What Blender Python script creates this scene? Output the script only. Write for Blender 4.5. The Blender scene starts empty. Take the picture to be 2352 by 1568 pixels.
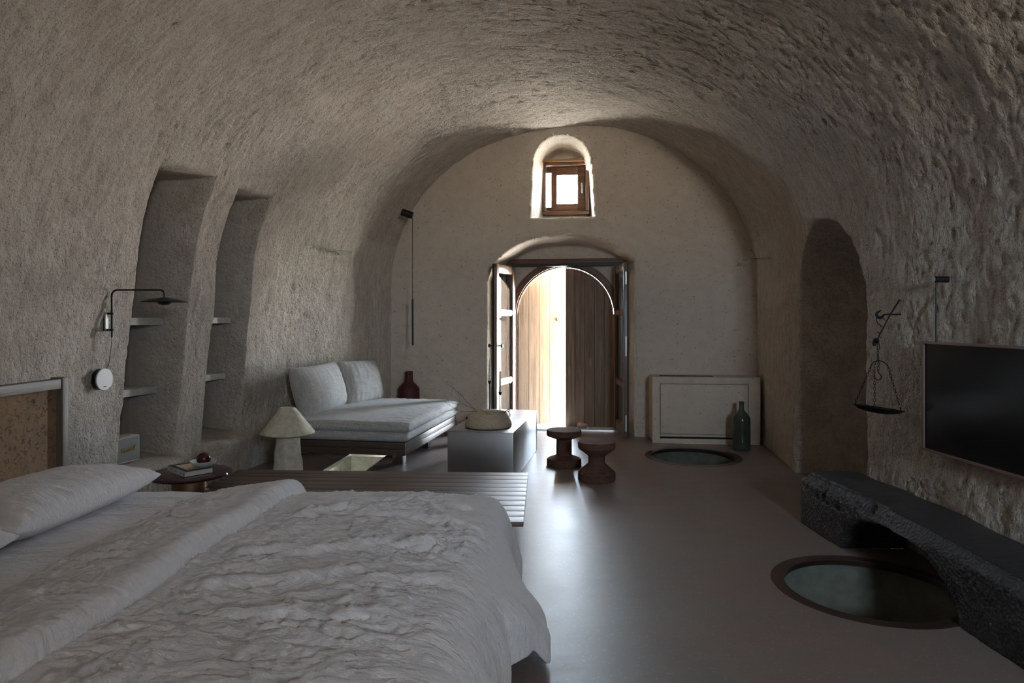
import bpy, bmesh, math, random
import numpy as np
from mathutils import Vector, Matrix

random.seed(7)
rng = np.random.default_rng(7)
scene = bpy.context.scene
COL = scene.collection
pi = math.pi

# ------------------------------------------------------------------ camera
FPX, CX, HY, CAMH = 1568.0, 1176.0, 730.0, 1.35
cam_d = bpy.data.cameras.new('camera')
cam_d.sensor_width = 36.0
cam_d.lens = 24.0
cam_d.shift_y = -(784.0 - HY) / 2352.0
cam_d.clip_start = 0.05
cam = bpy.data.objects.new('camera', cam_d)
cam.location = (0, 0, CAMH)
cam.rotation_euler = (pi / 2, 0, 0)
COL.objects.link(cam)
scene.camera = cam

# ------------------------------------------------------------------ world, exposure
scene.view_settings.view_transform = 'Standard'
scene.view_settings.look = 'None'
scene.view_settings.gamma = 1.0
scene.view_settings.exposure = 0.24
scene.view_settings.use_curve_mapping = False
scene.cycles.use_denoising = True
scene.cycles.adaptive_threshold = 0.15
scene.cycles.adaptive_min_samples = 16
scene.cycles.max_bounces = 8
scene.cycles.diffuse_bounces = 4
scene.cycles.glossy_bounces = 5
scene.cycles.transparent_max_bounces = 12
scene.cycles.transmission_bounces = 8
scene.cycles.sample_clamp_indirect = 20.0
scene.cycles.caustics_reflective = False
scene.cycles.caustics_refractive = False

SKY = 105.0
w = bpy.data.worlds.new('daylight')
scene.world = w
w.use_nodes = True
nt = w.node_tree
for n in list(nt.nodes):
    nt.nodes.remove(n)
wo = nt.nodes.new('ShaderNodeOutputWorld')
wb = nt.nodes.new('ShaderNodeBackground')
wb.inputs['Strength'].default_value = SKY
tc = nt.nodes.new('ShaderNodeTexCoord')
sx = nt.nodes.new('ShaderNodeSeparateXYZ')
mr = nt.nodes.new('ShaderNodeMapRange')
mr.inputs['From Min'].default_value = -0.06
mr.inputs['From Max'].default_value = 0.06
mx = nt.nodes.new('ShaderNodeMix')
mx.data_type = 'RGBA'
mx.inputs[6].default_value = (1.02, 0.95, 0.86, 1)     # sunlit pale ground below the horizon
mx.inputs[7].default_value = (0.68, 0.83, 1.0, 1)      # bright hazy sky
nt.links.new(tc.outputs['Generated'], sx.inputs[0])
nt.links.new(sx.outputs['Z'], mr.inputs['Value'])
nt.links.new(mr.outputs[0], mx.inputs[0])
nt.links.new(mx.outputs[2], wb.inputs['Color'])
nt.links.new(wb.outputs[0], wo.inputs[0])

# back wall frame: a = along the wall, d = depth outwards, z up
TH = math.radians(8.0)
CT, ST = math.cos(TH), math.sin(TH)
TT = ST / CT
YB = 7.955
def W(a, d, z):
    return Vector((CT * a + ST * d, YB - ST * a + CT * d, z))
def wall_rot():
    return Matrix.Rotation(-TH, 4, 'Z')

def portal(name, a, d, z, wa, hz):
    l = bpy.data.lights.new(name, 'AREA')
    l.shape = 'RECTANGLE'
    l.size, l.size_y = wa, hz
    l.cycles.is_portal = True
    o = bpy.data.objects.new(name, l)
    o.location = W(a, d, z)
    o.rotation_euler = (Matrix.Rotation(-TH, 4, 'Z') @ Matrix.Rotation(-pi / 2, 4, 'X')).to_euler()
    COL.objects.link(o)
portal('door_daylight_portal', 0.29, 0.64, 1.00, 0.62, 1.96)
portal('window_daylight_portal', 0.60, 0.72, 2.93, 0.52, 0.62)
pl = bpy.data.lights.new('rear_fill_portal', 'AREA')  # portal for the window added behind the viewpoint as fill
pl.shape = 'RECTANGLE'
pl.size, pl.size_y = 0.74, 0.74
pl.cycles.is_portal = True
po = bpy.data.objects.new('rear_fill_portal', pl)
po.location = (1.67, -2.82, 2.23)
po.rotation_euler = (pi / 2, 0, 0)
COL.objects.link(po)

# ------------------------------------------------------------------ numpy noise
_perm = rng.permutation(256)
_perm = np.concatenate([_perm, _perm, _perm])
_grad = rng.normal(size=(256, 3))
_grad /= np.linalg.norm(_grad, axis=1)[:, None]
def perlin(p):
    p = np.asarray(p, dtype=np.float64)
    i = np.floor(p).astype(np.int64)
    f = p - i
    i &= 255
    u = f * f * f * (f * (f * 6 - 15) + 10)
    out = 0
    for dx in (0, 1):
        wx = u[..., 0] if dx else 1 - u[..., 0]
        a_ = _perm[(i[..., 0] + dx) & 255]
        for dy in (0, 1):
            wy = u[..., 1] if dy else 1 - u[..., 1]
            b_ = _perm[(a_ + i[..., 1] + dy) & 255]
            for dz in (0, 1):
                wz = u[..., 2] if dz else 1 - u[..., 2]
                g = _grad[_perm[(b_ + i[..., 2] + dz) & 255]]
                dot = g[..., 0] * (f[..., 0] - dx) + g[..., 1] * (f[..., 1] - dy) + g[..., 2] * (f[..., 2] - dz)
                out = out + wx * wy * wz * dot
    return out
def fbm(p, octaves=4, gain=0.5):
    s, a_ = 0, 1.0
    p = np.asarray(p, dtype=np.float64)
    for k in range(octaves):
        s = s + a_ * perlin(p * (2.03 ** k) + 17.3 * k)
        a_ *= gain
    return s
def ridged(p, octaves=3, gain=0.5):
    s, a_ = 0, 1.0
    for k in range(octaves):
        s = s + a_ * (1 - np.abs(perlin(p * (2.1 ** k) + 9.1 * k)) * 2.4).clip(0, 1) ** 2
        a_ *= gain
    return s
def sstep(x):
    x = np.clip(x, 0, 1)
    return x * x * (3 - 2 * x)

# ------------------------------------------------------------------ materials
MATS = {}
class NT:
    def __init__(s, name):
        s.m = bpy.data.materials.new(name)
        s.m.use_nodes = True
        s.t = s.m.node_tree
        s.b = s.t.nodes['Principled BSDF']
        s.o = s.t.nodes['Material Output']
        s._tc = None
        MATS[name] = s.m
    def n(s, typ, **kw):
        nd = s.t.nodes.new(typ)
        for k, v in kw.items():
            setattr(nd, k, v)
        return nd
    def l(s, a, b):
        s.t.links.new(a, b)
    def coord(s, scale=(1, 1, 1), kind='Object', rot=(0, 0, 0)):
        if s._tc is None:
            s._tc = s.n('ShaderNodeTexCoord')
        m = s.n('ShaderNodeMapping')
        m.inputs['Scale'].default_value = scale
        m.inputs['Rotation'].default_value = rot
        s.l(s._tc.outputs[kind], m.inputs['Vector'])
        return m.outputs[0]
    def noise(s, vec, scale=5, detail=3, rough=0.5, dist=0.0):
        nd = s.n('ShaderNodeTexNoise')
        nd.inputs['Scale'].default_value = scale
        nd.inputs['Detail'].default_value = detail
        nd.inputs['Roughness'].default_value = rough
        nd.inputs['Distortion'].default_value = dist
        s.l(vec, nd.inputs['Vector'])
        return nd.outputs['Fac']
    def voro(s, vec, scale=5, feature='F1', out='Distance', rnd=1.0):
        nd = s.n('ShaderNodeTexVoronoi', feature=feature)
        nd.inputs['Scale'].default_value = scale
        nd.inputs['Randomness'].default_value = rnd
        s.l(vec, nd.inputs['Vector'])
        return nd.outputs[out]
    def ramp(s, fac, stops):
        nd = s.n('ShaderNodeValToRGB')
        e = nd.color_ramp.elements
        while len(e) < len(stops):
            e.new(0.5)
        for k, (pos, c) in enumerate(stops):
            e[k].position = pos
            e[k].color = (c[0], c[1], c[2], 1) if hasattr(c, '__len__') else (c, c, c, 1)
        s.l(fac, nd.inputs[0])
        return nd.outputs[0]
    def mix(s, fac, a, b, blend='MIX'):
        nd = s.n('ShaderNodeMix', data_type='RGBA', blend_type=blend)
        for sock, v in ((0, fac), (6, a), (7, b)):
            if hasattr(v, 'links') or hasattr(v, 'is_linked'):
                s.l(v, nd.inputs[sock])
            elif hasattr(v, '__len__'):
                nd.inputs[sock].default_value = (v[0], v[1], v[2], 1)
            else:
                nd.inputs[sock].default_value = v
        return nd.outputs[2]
    def math(s, op, a, b=0.0, clamp=False):
        nd = s.n('ShaderNodeMath', operation=op, use_clamp=clamp)
        for k, v in enumerate((a, b)):
            if hasattr(v, 'is_linked'):
                s.l(v, nd.inputs[k])
            else:
                nd.inputs[k].default_value = v
        return nd.outputs[0]
    def bump(s, height, strength=0.5, dist=0.01, prev=None):
        nd = s.n('ShaderNodeBump')
        if hasattr(strength, 'is_linked'):
            s.l(strength, nd.inputs['Strength'])
        else:
            nd.inputs['Strength'].default_value = strength
        nd.inputs['Distance'].default_value = dist
        s.l(height, nd.inputs['Height'])
        if prev is not None:
            s.l(prev, nd.inputs['Normal'])
        s.l(nd.outputs[0], s.b.inputs['Normal'])
        return nd.outputs[0]
    def set(s, **kw):
        for k, v in kw.items():
            k = k.replace('_', ' ')
            i = s.b.inputs[k]
            if hasattr(v, 'is_linked'):
                s.l(v, i)
            elif hasattr(v, '__len__'):
                i.default_value = (v[0], v[1], v[2], 1)
            else:
                i.default_value = v
        return s.m

def attr(N, name):
    nd = N.n('ShaderNodeAttribute')
    nd.attribute_name = name
    return nd.outputs['Fac']

def make_plaster(name, c1, c2, c3, coarse):
    N = NT(name)
    v = N.coord((1, 1.5, 1)) if coarse else N.coord()
    big = N.noise(N.coord((1, 1.6, 1)), 1.6, 4, 0.6)
    mid = N.noise(v, 9, 4, 0.65)
    col = N.mix(N.ramp(big, [(0.32, 0), (0.68, 1)]), c1, c2)
    col = N.mix(N.math('MULTIPLY', N.ramp(mid, [(0.38, 0), (0.62, 1)]), 0.55), col, c3)
    if coarse:
        strk = N.ramp(N.noise(N.coord((1, 4.0, 1)), 5.5, 6, 0.7, 0.4), [(0.36, 0), (0.64, 1)])
        col = N.mix(0.55, col, N.mix(strk, (0.50, 0.42, 0.345), (0.84, 0.765, 0.675)))
    speck = N.ramp(N.noise(v, 95 if coarse else 60, 2, 0.6), [(0.58, 0), (0.66, 1)])
    if coarse:
        rough = N.math('SUBTRACT', 1.0, attr(N, 'smooth'))
        col = N.mix(attr(N, 'niche'), col, (0.29, 0.245, 0.21))  # shade of the niches put into the colour as a darker brown
        col = N.mix(N.math('MULTIPLY', N.math('MULTIPLY', speck, 0.6), rough), col, (0.16, 0.125, 0.10))
        g = N.noise(v, 64, 5, 0.70)
        cr = N.ramp(N.noise(v, 30, 3, 0.60), [(0.34, 0.0), (0.50, 0.75), (0.70, 1.0)])
        h = N.math('ADD', N.math('MULTIPLY', cr, 1.0), N.math('MULTIPLY', g, 1.2))
        fine = N.noise(v, 14, 4, 0.6)
        hs = N.math('ADD', N.math('MULTIPLY', h, rough), N.math('MULTIPLY', fine, 0.6))
        N.bump(hs, 1.0, 0.0135)
    else:
        pits = N.ramp(N.noise(N.coord((1, 1, 1)), 48, 2, 0.5), [(0.66, 0), (0.72, 1)])
        col = N.mix(N.math('MULTIPLY', pits, 0.55), col, (0.06, 0.045, 0.036))  # shade in the pits painted into the colour
        h = N.math('SUBTRACT', N.math('ADD', N.noise(N.coord((1, 1, 1)), 11, 5, 0.6), N.math('MULTIPLY', N.noise(N.coord(), 60, 3, 0.6), 0.55)), N.math('MULTIPLY', pits, 0.35))
        N.bump(h, 0.8, 0.014)
    return N.set(Base_Color=col, Roughness=0.95, Specular_IOR_Level=0.15)
M_plaster = make_plaster('rough_plaster', (0.72, 0.625, 0.53), (0.63, 0.535, 0.445), (0.79, 0.71, 0.62), True)
M_plaster2 = make_plaster('fine_plaster', (0.62, 0.525, 0.43), (0.57, 0.475, 0.385), (0.67, 0.575, 0.48), False)

def make_floor():
    N = NT('polished_terrazzo')
    v = N.coord()
    big = N.noise(N.coord((1, 1.7, 1)), 1.3, 5, 0.62, 0.4)
    col = N.mix(N.ramp(big, [(0.33, 0), (0.67, 1)]), (0.235, 0.168, 0.155), (0.20, 0.184, 0.168))
    col = N.mix(N.math('MULTIPLY', N.noise(v, 14, 5, 0.7), 0.35), col, (0.235, 0.185, 0.165))
    vc = N.voro(v, 120, 'F1', 'Color')
    vd = N.voro(v, 120)
    sep = N.n('ShaderNodeSeparateColor')
    N.l(vc, sep.inputs[0])
    chip = N.math('MULTIPLY', N.math('GREATER_THAN', sep.outputs[0], 0.93), N.math('LESS_THAN', vd, 0.40))
    col = N.mix(N.math('MULTIPLY', chip, 0.4), col, (0.50, 0.42, 0.36))
    r = N.math('ADD', 0.30, N.math('MULTIPLY', N.noise(N.coord((1, 2.4, 1)), 4, 5, 0.65), 0.16))
    N.bump(N.noise(N.coord((1, 2.0, 1)), 9, 4, 0.6), 0.10, 0.006)
    return N.set(Base_Color=col, Roughness=r, Specular_IOR_Level=0.35)
M_floor = make_floor()

def make_wood(name, dark, light, axis='X', scale=1.0, rough=0.55, spec=0.4, knots=True, bump=0.35):
    N = NT(name)
    sc = {'X': (0.5, 9, 9), 'Y': (9, 0.5, 9), 'Z': (9, 9, 0.5)}[axis]
    sc = tuple(s_ * scale for s_ in sc)
    oi = N.n('ShaderNodeObjectInfo')
    add = N.n('ShaderNodeVectorMath', operation='ADD')
    mul = N.n('ShaderNodeVectorMath', operation='SCALE')
    comb = N.n('ShaderNodeCombineXYZ')
    for k in range(3):
        N.l(oi.outputs['Random'], comb.inputs[k])
    N.l(comb.outputs[0], mul.inputs[0])
    mul.inputs['Scale'].default_value = 13.7
    N.l(N.coord(sc), add.inputs[0])
    N.l(mul.outputs[0], add.inputs[1])
    g = N.noise(add.outputs[0], 3.0, 6, 0.62, 0.9)
    fine = N.noise(add.outputs[0], 14.0, 3, 0.6, 0.2)
    col = N.ramp(g, [(0.30, dark), (0.52, tuple((a_ + b_) / 2 for a_, b_ in zip(dark, light))), (0.70, light)])
    col = N.mix(N.math('MULTIPLY', fine, 0.45), col, tuple(c * 0.45 for c in dark))
    if knots:
        ks = {'X': (1.2, 6, 6), 'Y': (6, 1.2, 6), 'Z': (6, 6, 1.2)}[axis]
        k_ = N.voro(N.coord(tuple(s_ * scale for s_ in ks)), 0.9)
        kf = N.ramp(k_, [(0.0, 1), (0.045, 0.8), (0.085, 0)])
        col = N.mix(N.math('MULTIPLY', kf, 0.45), col, tuple(min(1, c * 1.5) for c in light))
    var = N.math('ADD', 0.82, N.math('MULTIPLY', oi.outputs['Random'], 0.36))
    col = N.mix(1.0, col, var, 'MULTIPLY')
    N.bump(N.math('ADD', g, N.math('MULTIPLY', fine, 0.5)), bump, 0.004)
    return N.set(Base_Color=col, Roughness=rough, Specular_IOR_Level=spec)
M_wood_door = make_wood('door_pine', (0.140, 0.090, 0.055), (0.33, 0.228, 0.148), 'Z', 1.0, 0.6)
M_wood_frame = make_wood('door_frame_brown', (0.070, 0.032, 0.017), (0.17, 0.085, 0.045), 'X', 1.0, 0.45)
M_wood_leaf = make_wood('casement_brown', (0.085, 0.045, 0.026), (0.20, 0.115, 0.065), 'Z', 1.0, 0.33, 0.6, False)
M_wood_slat = make_wood('weathered_slat', (0.070, 0.040, 0.028), (0.20, 0.130, 0.092), 'X', 1.2, 0.42, 0.5, False)
M_wood_daybed = make_wood('dark_daybed_wood', (0.055, 0.033, 0.023), (0.145, 0.095, 0.066), 'X', 1.0, 0.42, 0.5)
M_wood_daybed_y = make_wood('dark_daybed_wood_side', (0.065, 0.045, 0.035), (0.185, 0.135, 0.10), 'Y', 1.0, 0.40, 0.5)
M_wood_shelf = make_wood('grey_shelf_wood', (0.52, 0.50, 0.46), (0.84, 0.82, 0.77), 'Y', 1.1, 0.6, 0.3, False)
M_wood_head = make_wood('headboard_frame_wood', (0.085, 0.065, 0.047), (0.20, 0.16, 0.12), 'Y', 1.0, 0.5, 0.4, False)
M_wood_head_z = make_wood('headboard_post_wood', (0.10, 0.076, 0.054), (0.23, 0.185, 0.138), 'Z', 1.0, 0.5, 0.4, False)

def simple(name, col, rough=0.5, metal=0.0, spec=0.5, bump=None, **kw):
    N = NT(name)
    c = col
    if bump:
        sc, st, ds = bump
        nz = N.noise(N.coord(), sc, 4, 0.6)
        N.bump(nz, st, ds)
        c = N.mix(N.ramp(nz, [(0.35, 0), (0.65, 1)]), tuple(x * 0.82 for x in col), tuple(min(1, x * 1.12) for x in col))
    else:
        nz = N.noise(N.coord(), 20, 3, 0.6)
        c = N.mix(nz, tuple(x * 0.93 for x in col), tuple(min(1, x * 1.05) for x in col))
    return N.set(Base_Color=c, Roughness=rough, Metallic=metal, Specular_IOR_Level=spec, **kw)
M_black = simple('black_metal', (0.012, 0.012, 0.013), 0.45, 0.3)
M_iron = simple('wrought_iron', (0.012, 0.011, 0.011), 0.55, 0.6, bump=(90, 0.4, 0.002))
M_disc = simple('satin_grey_disc', (0.36, 0.37, 0.37), 0.42, 0.2)
M_lamp = simple('paper_pulp_cream', (0.60, 0.55, 0.43), 0.9, 0, 0.2, bump=(28, 0.55, 0.008))
M_vase = simple('oxblood_ceramic', (0.075, 0.014, 0.014), 0.62, 0, 0.4, bump=(60, 0.15, 0.002))
M_bowl = simple('pale_stone_bowl', (0.50, 0.40, 0.29), 0.9, 0, 0.2, bump=(70, 0.35, 0.003))
M_candle = simple('ivory_wax', (0.62, 0.62, 0.53), 0.5, 0, 0.4)
M_twig = simple('bare_twig', (0.16, 0.12, 0.09), 0.8, 0, 0.2)
M_lacquer = simple('burgundy_lacquer', (0.045, 0.010, 0.014), 0.07, 0, 0.6)
M_copper = simple('brushed_copper', (0.36, 0.22, 0.115), 0.32, 0.85)
M_paper = simple('book_paper', (0.62, 0.58, 0.52), 0.7, 0, 0.3)
M_cover = simple('book_cover_dark', (0.035, 0.042, 0.042), 0.5)
M_cream = simple('book_cover_cream', (0.60, 0.50, 0.34), 0.6)
M_ink = simple('book_ink', (0.05, 0.04, 0.04), 0.7)
M_dish = simple('pale_glaze', (0.62, 0.62, 0.58), 0.22)
M_ball = simple('dark_plum_gloss', (0.05, 0.006, 0.010), 0.1, 0, 0.6)
M_tvframe = simple('tv_frame_taupe', (0.20, 0.125, 0.105), 0.5)
M_screen = simple('tv_screen_black', (0.004, 0.004, 0.005), 0.16, 0, 0.45)
M_marble = simple('white_threshold', (0.72, 0.72, 0.70), 0.4)
M_terrace = simple('pale_terrace_stone', (0.70, 0.66, 0.58), 0.8, bump=(12, 0.2, 0.004))
M_spk = simple('speaker_cream_vinyl', (0.46, 0.42, 0.33), 0.5)
M_grille = simple('speaker_grey_cloth', (0.28, 0.275, 0.25), 0.9, bump=(400, 0.4, 0.001))
M_gold = simple('gold_script', (0.62, 0.36, 0.12), 0.3, 0.9)
M_ring = simple('dark_glass_border', (0.055, 0.032, 0.027), 0.28)
M_pit = simple('pit_plaster', (0.30, 0.295, 0.26), 0.9, 0, 0.2, bump=(9, 0.5, 0.01))
M_slot = simple('dark_void', (0.006, 0.006, 0.006), 0.9)
M_knob = simple('bronze_knob', (0.06, 0.045, 0.035), 0.3, 0.8)
M_plate = simple('steel_lock_plate', (0.42, 0.40, 0.36), 0.35, 0.9)
M_alu = simple('aluminium_sill', (0.55, 0.56, 0.57), 0.35, 0.9)
M_pebble = simple('pink_stone', (0.45, 0.30, 0.26), 0.8, bump=(40, 0.3, 0.003))
M_winframe = make_wood('window_frame_brown', (0.085, 0.036, 0.018), (0.22, 0.105, 0.052), 'X', 1.4, 0.4)

def make_steel():
    N = NT('brushed_steel')
    g = N.noise(N.coord((3, 3, 60)), 6, 4, 0.6)
    col = N.mix(N.noise(N.coord(), 4, 4, 0.6), (0.50, 0.51, 0.51), (0.66, 0.67, 0.68))
    N.bump(g, 0.05, 0.002)
    r = N.math('ADD', 0.27, N.math('MULTIPLY', N.noise(N.coord(), 7, 4, 0.6), 0.12))
    return N.set(Base_Color=col, Roughness=r, Metallic=1.0)
M_steel = make_steel()

def make_cloth(name, c1, c2, weave=260, wr=0.5, dist=0.002, slub=False):
    N = NT(name)
    a_ = N.noise(N.coord((1, 9, 1)), weave * 0.35, 2, 0.5)
    b_ = N.noise(N.coord((9, 1, 3)), weave * 0.35, 2, 0.5)
    wv = N.math('ADD', a_, b_)
    f = N.ramp(N.math('MULTIPLY', wv, 0.5), [(0.36, 0), (0.64, 1)])
    if slub:
        s1 = N.noise(N.coord((3, 60, 60)), 2.4, 3, 0.6)
        s2 = N.noise(N.coord((60, 3, 8)), 2.4, 3, 0.6)
        f = N.math('ADD', N.math('MULTIPLY', f, 0.35), N.ramp(N.math('MULTIPLY', N.math('ADD', s1, s2), 0.5), [(0.36, 0), (0.66, 0.75)]))
    col = N.mix(f, c1, c2)
    cr = N.noise(N.coord((1, 2.6, 1)), 20, 6, 0.66, 1.1)
    nb = N.bump(cr, wr, 0.016)
    N.bump(wv, 0.35, dist, nb)
    return N.set(Base_Color=col, Roughness=0.92, Specular_IOR_Level=0.15, Sheen_Weight=0.25)
M_linen_w = make_cloth('white_washed_linen', (0.78, 0.735, 0.74), (0.87, 0.83, 0.835), 300, 0.9)
M_linen_g = make_cloth('grey_slub_linen', (0.26, 0.247, 0.23), (0.56, 0.54, 0.51), 240, 0.12, 0.002, True)

def make_cork(name, c1, c2, dark, sc):
    N = NT(name)
    v = N.coord()
    col = N.mix(N.ramp(N.noise(v, 5 * sc, 5, 0.65, 0.6), [(0.35, 0), (0.65, 1)]), c1, c2)
    gr = N.voro(v, 40 * sc, 'F1', 'Color')
    sep = N.n('ShaderNodeSeparateColor')
    N.l(gr, sep.inputs[0])
    col = N.mix(N.math('MULTIPLY', sep.outputs[1], 0.4), col, c2)
    dk = N.ramp(N.noise(N.coord((1, 1, 1)), 34 * sc, 4, 0.7, 1.0), [(0.54, 0), (0.60, 1)])
    zone = N.ramp(N.noise(v, 2.6 * sc, 3, 0.6), [(0.35, 0.25), (0.6, 1)])
    dk = N.math('MULTIPLY', dk, zone)
    col = N.mix(N.math('MULTIPLY', dk, 0.85), col, dark)
    N.bump(N.math('SUBTRACT', N.noise(v, 50 * sc, 4, 0.6), N.math('MULTIPLY', dk, 0.8)), 0.5, 0.004)
    return N.set(Base_Color=col, Roughness=0.9, Specular_IOR_Level=0.15)
M_cork_head = make_cork('cork_bark_sheet', (0.33, 0.20, 0.12), (0.20, 0.14, 0.09), (0.045, 0.03, 0.024), 1.0)
M_cork = make_cork('turned_cork', (0.155, 0.075, 0.052), (0.12, 0.062, 0.045), (0.045, 0.025, 0.02), 2.0)

def make_rock():
    N = NT('black_basalt')
    v = N.coord()
    col = N.mix(N.noise(v, 6, 5, 0.65), (0.018, 0.018, 0.019), (0.05, 0.049, 0.052))
    h = N.math('ADD', N.voro(v, 70, 'SMOOTH_F1'), N.math('MULTIPLY', N.noise(v, 30, 5, 0.65), 0.8))
    st = N.math('SUBTRACT', 1.0, attr(N, 'smooth'))
    N.bump(N.math('MULTIPLY', h, st), 0.9, 0.012)
    return N.set(Base_Color=col, Roughness=0.55, Specular_IOR_Level=0.5)
M_rock = make_rock()

def make_thin_glass(name, tint, ior=1.5, rough=0.0):
    N = NT(name)
    N.t.nodes.remove(N.b)
    tr = N.n('ShaderNodeBsdfTransparent')
    tr.inputs[0].default_value = (*tint, 1)
    gl = N.n('ShaderNodeBsdfGlossy')
    gl.inputs['Roughness'].default_value = rough
    gl.inputs[0].default_value = (1, 1, 1, 1)
    fr = N.n('ShaderNodeFresnel')
    fr.inputs[0].default_value = ior
    ms = N.n('ShaderNodeMixShader')
    ge = N.n('ShaderNodeNewGeometry')
    N.l(N.math('MULTIPLY', fr.outputs[0], N.math('SUBTRACT', 1.0, ge.outputs['Backfacing'])), ms.inputs[0])
    N.l(tr.outputs[0], ms.inputs[1])
    N.l(gl.outputs[0], ms.inputs[2])
    N.l(ms.outputs[0], N.o.inputs[0])
    return N.m
M_glass = make_thin_glass('clear_pane', (0.93, 0.95, 0.95))
M_floorglass = make_thin_glass('walk_on_glass', (0.82, 0.83, 0.80), 1.7, 0.02)
M_tintglass = make_thin_glass('pale_shelf_glass', (0.80, 0.82, 0.78), 1.5, 0.05)
def make_bottle():
    N = NT('green_bottle_glass')
    dust = N.ramp(N.noise(N.coord(), 14, 5, 0.6), [(0.35, 0), (0.7, 1)])
    col = N.mix(dust, (0.05, 0.075, 0.06), (0.115, 0.125, 0.10))
    return N.set(Base_Color=col, Roughness=0.18, Transmission_Weight=0.45, IOR=1.45)
M_bottle = make_bottle()

# ------------------------------------------------------------------ object helpers
def tag(o, label, cat, group=None, kind=None):
    o['label'] = label
    o['category'] = cat
    if group:
        o['group'] = group
    if kind:
        o['kind'] = kind
    return o
def empty(name, loc=(0, 0, 0), rz=0.0):
    o = bpy.data.objects.new(name, None)
    o.empty_display_size = 0.05
    o.location = loc
    o.rotation_euler = (0, 0, rz)
    COL.objects.link(o)
    return o
def link(me, name, parent=None):
    o = bpy.data.objects.new(name, me)
    COL.objects.link(o)
    if parent is not None:
        o.parent = parent
    return o
def np_mesh(name, V, F, mat, parent=None, smooth=True, attrs=None):
    V = np.asarray(V, dtype=np.float32).reshape(-1, 3)
    F = np.asarray(F, dtype=np.int32)
    k = F.shape[1]
    me = bpy.data.meshes.new(name)
    me.vertices.add(len(V))
    me.vertices.foreach_set('co', V.ravel())
    me.loops.add(F.size)
    me.loops.foreach_set('vertex_index', F.ravel())
    me.polygons.add(len(F))
    me.polygons.foreach_set('loop_start', np.arange(0, F.size, k, dtype=np.int32))
    me.polygons.foreach_set('loop_total', np.full(len(F), k, dtype=np.int32))
    if attrs:
        for an, av in attrs.items():
            at = me.attributes.new(an, 'FLOAT', 'POINT')
            at.data.foreach_set('value', np.asarray(av, dtype=np.float32).ravel())
    me.update(calc_edges=True)
    me.validate()
    if smooth:
        me.polygons.foreach_set('use_smooth', np.ones(len(me.polygons), dtype=bool))
    me.materials.append(mat)
    return link(me, name, parent)
def grid_faces(m, n, wrap=False):
    i = np.arange(m - 1)[:, None] * n
    jn = n if wrap else n - 1
    j = np.arange(jn)[None, :]
    j2 = (j + 1) % n
    return np.stack([i + j, i + j2, i + n + j2, i + n + j], -1).reshape(-1, 4)

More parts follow.
